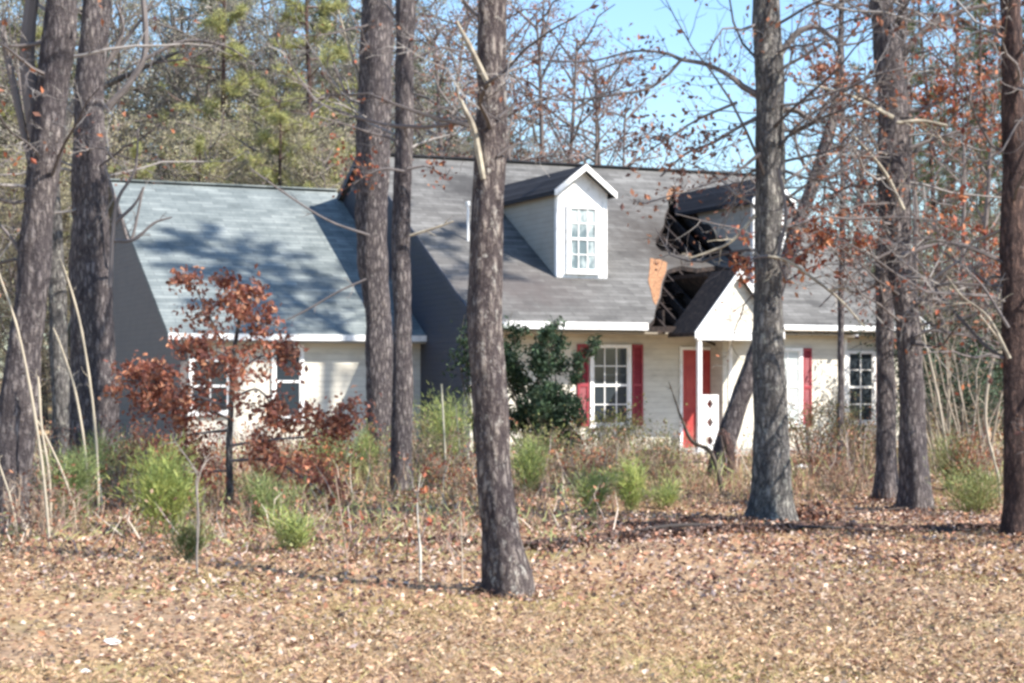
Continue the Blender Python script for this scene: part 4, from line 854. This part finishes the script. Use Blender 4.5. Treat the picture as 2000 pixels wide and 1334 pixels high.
for px, Y, s in ((1690, 50, .95), (1780, 47, 1.0), (1850, 56, 1.1), (1930, 45, .9), (1990, 60, 1.2), (1620, 58, .75), (1730, 64, 1.0), (1560, 62, .65), (2050, 48, 1.1), (1890, 42, .8)): put(rb, px, Y, s)
tb = bare_proto('bare_tree', 'wispy bare tree whose top shows above the main roof ridge', 10.5, 3.2, 26, 700, BROWNL, [(.2, .15, .14), (.26, .2, .18)], 'wispy trees above the main roof')
for px, Y, s in ((1010, 54, 1.2), (1060, 60, 1.35), (1100, 56, 1.2), (1150, 55, 1.1), (1225, 57, 1.0), (1290, 60, .82), (1400, 64, .72), (950, 53, 1.2), (870, 55, 1.2), (1185, 62, 1.2)): put(tb, px, Y, s)
# far wood: one mass
g = G(); n = 70000; x = rng.uniform(-75, 70, n); hgt = np.where(x < 0, 16.5, np.where(x < 12, 8.5, 6.5))*rng.uniform(.75, 1.2, n); y = rng.uniform(82, 104, n)
z = rng.uniform(0, 1, n)**.8*hgt; d = rng.normal(size=(n, 3)); d[:, 2] = abs(d[:, 2])+.6; d *= rng.uniform(.5, 1.3, (n, 1))
g.blades(np.stack([x, y, z], 1), d, .085, [(.2, .175, .14), (.27, .24, .18), (.15, .13, .12), (.2, .2, .12)])
for k in range(150):
    px_, py_ = rng.uniform(-75, 70), rng.uniform(80, 104); h_ = (15 if px_ < 0 else 7.5)*rng.uniform(.8, 1.15); P = wander((px_, py_, 0), (0, 0, 1), h_, 6, .07); g.tube(P, np.linspace(.14, .04, len(P)), 5, (.16, .135, .125), cap=False)
o = g.obj('distant_woods', M_twig); tag(o, 'grey brown mass of far woods beyond the house', 'woods', kind='stuff')
# mid-distance trees that close the gap right of the house
for px, Y, s in ((1850, 50, .5), (1900, 46, .45), (1960, 52, .55), (2020, 47, .5), (1700, 60, .45)): put(pr_bare[1], px, Y, s)
# tall pines out of frame to the right that shade the left wing
sp = pine_proto('pine_tree', 'tall pine standing outside the clearing to the right', 19, 30, GD, 'pines right of the clearing', .66, 3.1, 40, .2)
for x_, y_, s in ((9.7, 29.3, 1.17), (8.9, 14.0, .92)):
    if sp.name not in used: used.add(sp.name); sp.location = (x_, y_, 0); sp.scale = (s,)*3
    else: dup(sp, (x_, y_, 0), 2.1, s)

# ================================================================== GROUND COVER (uncountable)
def scatter(n, y0, y1, wide=.36, pw=1.):
    u = rng.random(n); y = y0+(y1-y0)*u**pw; x = rng.uniform(-1, 1, n)*(wide*y+1.2); return x, y
x, y = scatter(220000, 7.4, 33, .48, pw=1.25)
x = np.concatenate([x, ]); dens = .5+.5*np.sin(x*1.3+np.sin(y*.9)*1.5)*np.sin(y*1.1+x*.4); keep = rng.random(len(x)) < (.3+.7*dens**1.3)*np.clip((y-5.5)/6, .45, 1); x, y = x[keep], y[keep]
g = G(); LIT = [(.42, .29, .175), (.47, .345, .215), (.36, .235, .14), (.50, .385, .255), (.26, .15, .10), (.36, .22, .14), (.17, .10, .075), (.41, .30, .22)]
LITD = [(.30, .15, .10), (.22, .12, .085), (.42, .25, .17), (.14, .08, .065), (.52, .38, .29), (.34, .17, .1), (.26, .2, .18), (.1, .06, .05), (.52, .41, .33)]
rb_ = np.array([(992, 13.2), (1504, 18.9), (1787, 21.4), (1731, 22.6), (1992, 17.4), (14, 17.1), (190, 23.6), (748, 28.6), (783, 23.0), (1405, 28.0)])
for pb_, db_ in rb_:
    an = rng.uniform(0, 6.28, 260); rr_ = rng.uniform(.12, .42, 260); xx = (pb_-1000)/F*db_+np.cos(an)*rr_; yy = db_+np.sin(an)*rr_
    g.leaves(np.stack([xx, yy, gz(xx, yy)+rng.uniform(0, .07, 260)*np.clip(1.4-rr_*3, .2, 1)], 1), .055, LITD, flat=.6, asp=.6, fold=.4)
mk = (np.sin(x*.55+2+np.sin(y*.7))*.5+np.sin(y*.5+x*.25)*.35+(y-13.5)*.22+.5*rng.normal(size=len(x))) > .25
for q, pal_, z_, fl in ((~mk, LIT, .035, .85), (mk, LITD, .06, .6)):
    g.leaves(np.stack([x[q], y[q], gz(x[q], y[q])+rng.uniform(.004, z_, q.sum())], 1), .045 if pal_ is LIT else .055, pal_, flat=fl, asp=.62, fold=.45)
for (pa, da, pb, db, nn_, wd_) in ((1000, 15.9, 1350, 16.9, 1500, .09), (1350, 16.9, 1980, 18.1, 2600, .07), (1100, 17.6, 1330, 17.9, 700, .06), (1330, 18.2, 1480, 18.6, 700, .07), (560, 16.4, 930, 16.6, 1000, .05)):  # rows of dark leaves laid in place of long trunk shadows
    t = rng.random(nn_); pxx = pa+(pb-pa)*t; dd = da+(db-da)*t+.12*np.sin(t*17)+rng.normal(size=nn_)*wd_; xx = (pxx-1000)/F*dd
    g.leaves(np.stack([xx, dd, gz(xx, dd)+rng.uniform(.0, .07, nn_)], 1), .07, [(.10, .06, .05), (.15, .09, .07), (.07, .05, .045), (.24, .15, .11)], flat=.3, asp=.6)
o = g.obj('fallen_leaves', M_litter); tag(o, 'tan and brown dead leaves covering the ground', 'fallen leaves', kind='stuff')
x, y = scatter(200000, 7.4, 34, .48, pw=1.15); d = rng.normal(size=(len(x), 3))*np.array((.06, .06, .01)); d[:, 2] = rng.uniform(.02, .07, len(x))
k = np.sin(x*.8+1)*np.sin(y*.7)+.25*rng.normal(size=len(x)) > -.15; x, y, d = x[k], y[k], d[k]
g = G(); g.blades(np.stack([x, y, gz(x, y)], 1), d, .006, [(.40, .265, .155), (.49, .34, .215), (.33, .21, .12), (.45, .30, .165), (.38, .32, .14), (.3, .2, .12)]); o = g.obj('dry_grass', M_litter); tag(o, 'short dry straw and grass over the ground', 'grass', kind='stuff')
# taller dead weeds in the band before the house
n = 45000; x, y = scatter(n, 15, 33, .33); k = (np.sin(x*1.1+.5)*np.cos(y*.6+x*.2) > -.1) & ((x < .02*y) | (y > 21)); x, y = x[k], y[k]; n = len(x)
d = rng.normal(size=(n, 3))*.09; d[:, 2] = rng.uniform(.04, .36, n)**1.2*1.1*np.clip((y-12)/13, .25, 1)
g = G(); g.blades(np.stack([x, y, gz(x, y)], 1), d, .009, [(.36, .24, .16), (.46, .34, .24), (.26, .13, .09), (.34, .2, .12), (.24, .26, .1), (.15, .09, .07)])
n = 30000; x, y = scatter(n, 15.5, 33.5, .31); cl = np.sin(x*1.9+np.sin(y*1.3)*2)*np.cos(y*1.1+x*.7)+.5*rng.normal(size=n); k = (cl > .35) & ((x < .05*y) | (y > 23)); x, y = x[k], y[k]; n = len(x)
d = rng.normal(size=(n, 3))*.1; d[:, 2] = rng.uniform(.05, .4, n)*np.clip((y-11)/14, .35, 1); zz = rng.uniform(0, .35, n)*np.clip((y-13)/14, 0, 1)
g.blades(np.stack([x, y, gz(x, y)+zz], 1), d, .009, [(.3, .34, .12), (.22, .27, .1), (.38, .38, .16), (.42, .33, .2), (.3, .2, .12)])
n = 2600; x, y = scatter(n, 14.5, 33, .31); d = rng.normal(size=(n, 3))*.16; d[:, 2] = rng.uniform(.35, 1.0, n)*np.clip((y-11)/14, .3, 1)
k = (x < .06*y) | (y > 25); g.blades(np.stack([x, y, gz(x, y)], 1)[k], d[k], .014, [(.5, .42, .34), (.3, .2, .14), (.4, .32, .28), (.2, .14, .11)])
T = np.stack([x, y, gz(x, y)], 1)[k]+d[k]*rng.uniform(.4, 1, (k.sum(), 1)); T = np.repeat(T, 5, 0)+rng.normal(size=(5*k.sum(), 3))*.05; g.leaves(T, .05, BROWNL+[(.26, .26, .12), (.3, .2, .13)], asp=.6); o = g.obj('dead_weeds', M_litter); tag(o, 'knee high dead weeds and seedlings in front of the house', 'weeds', kind='stuff')
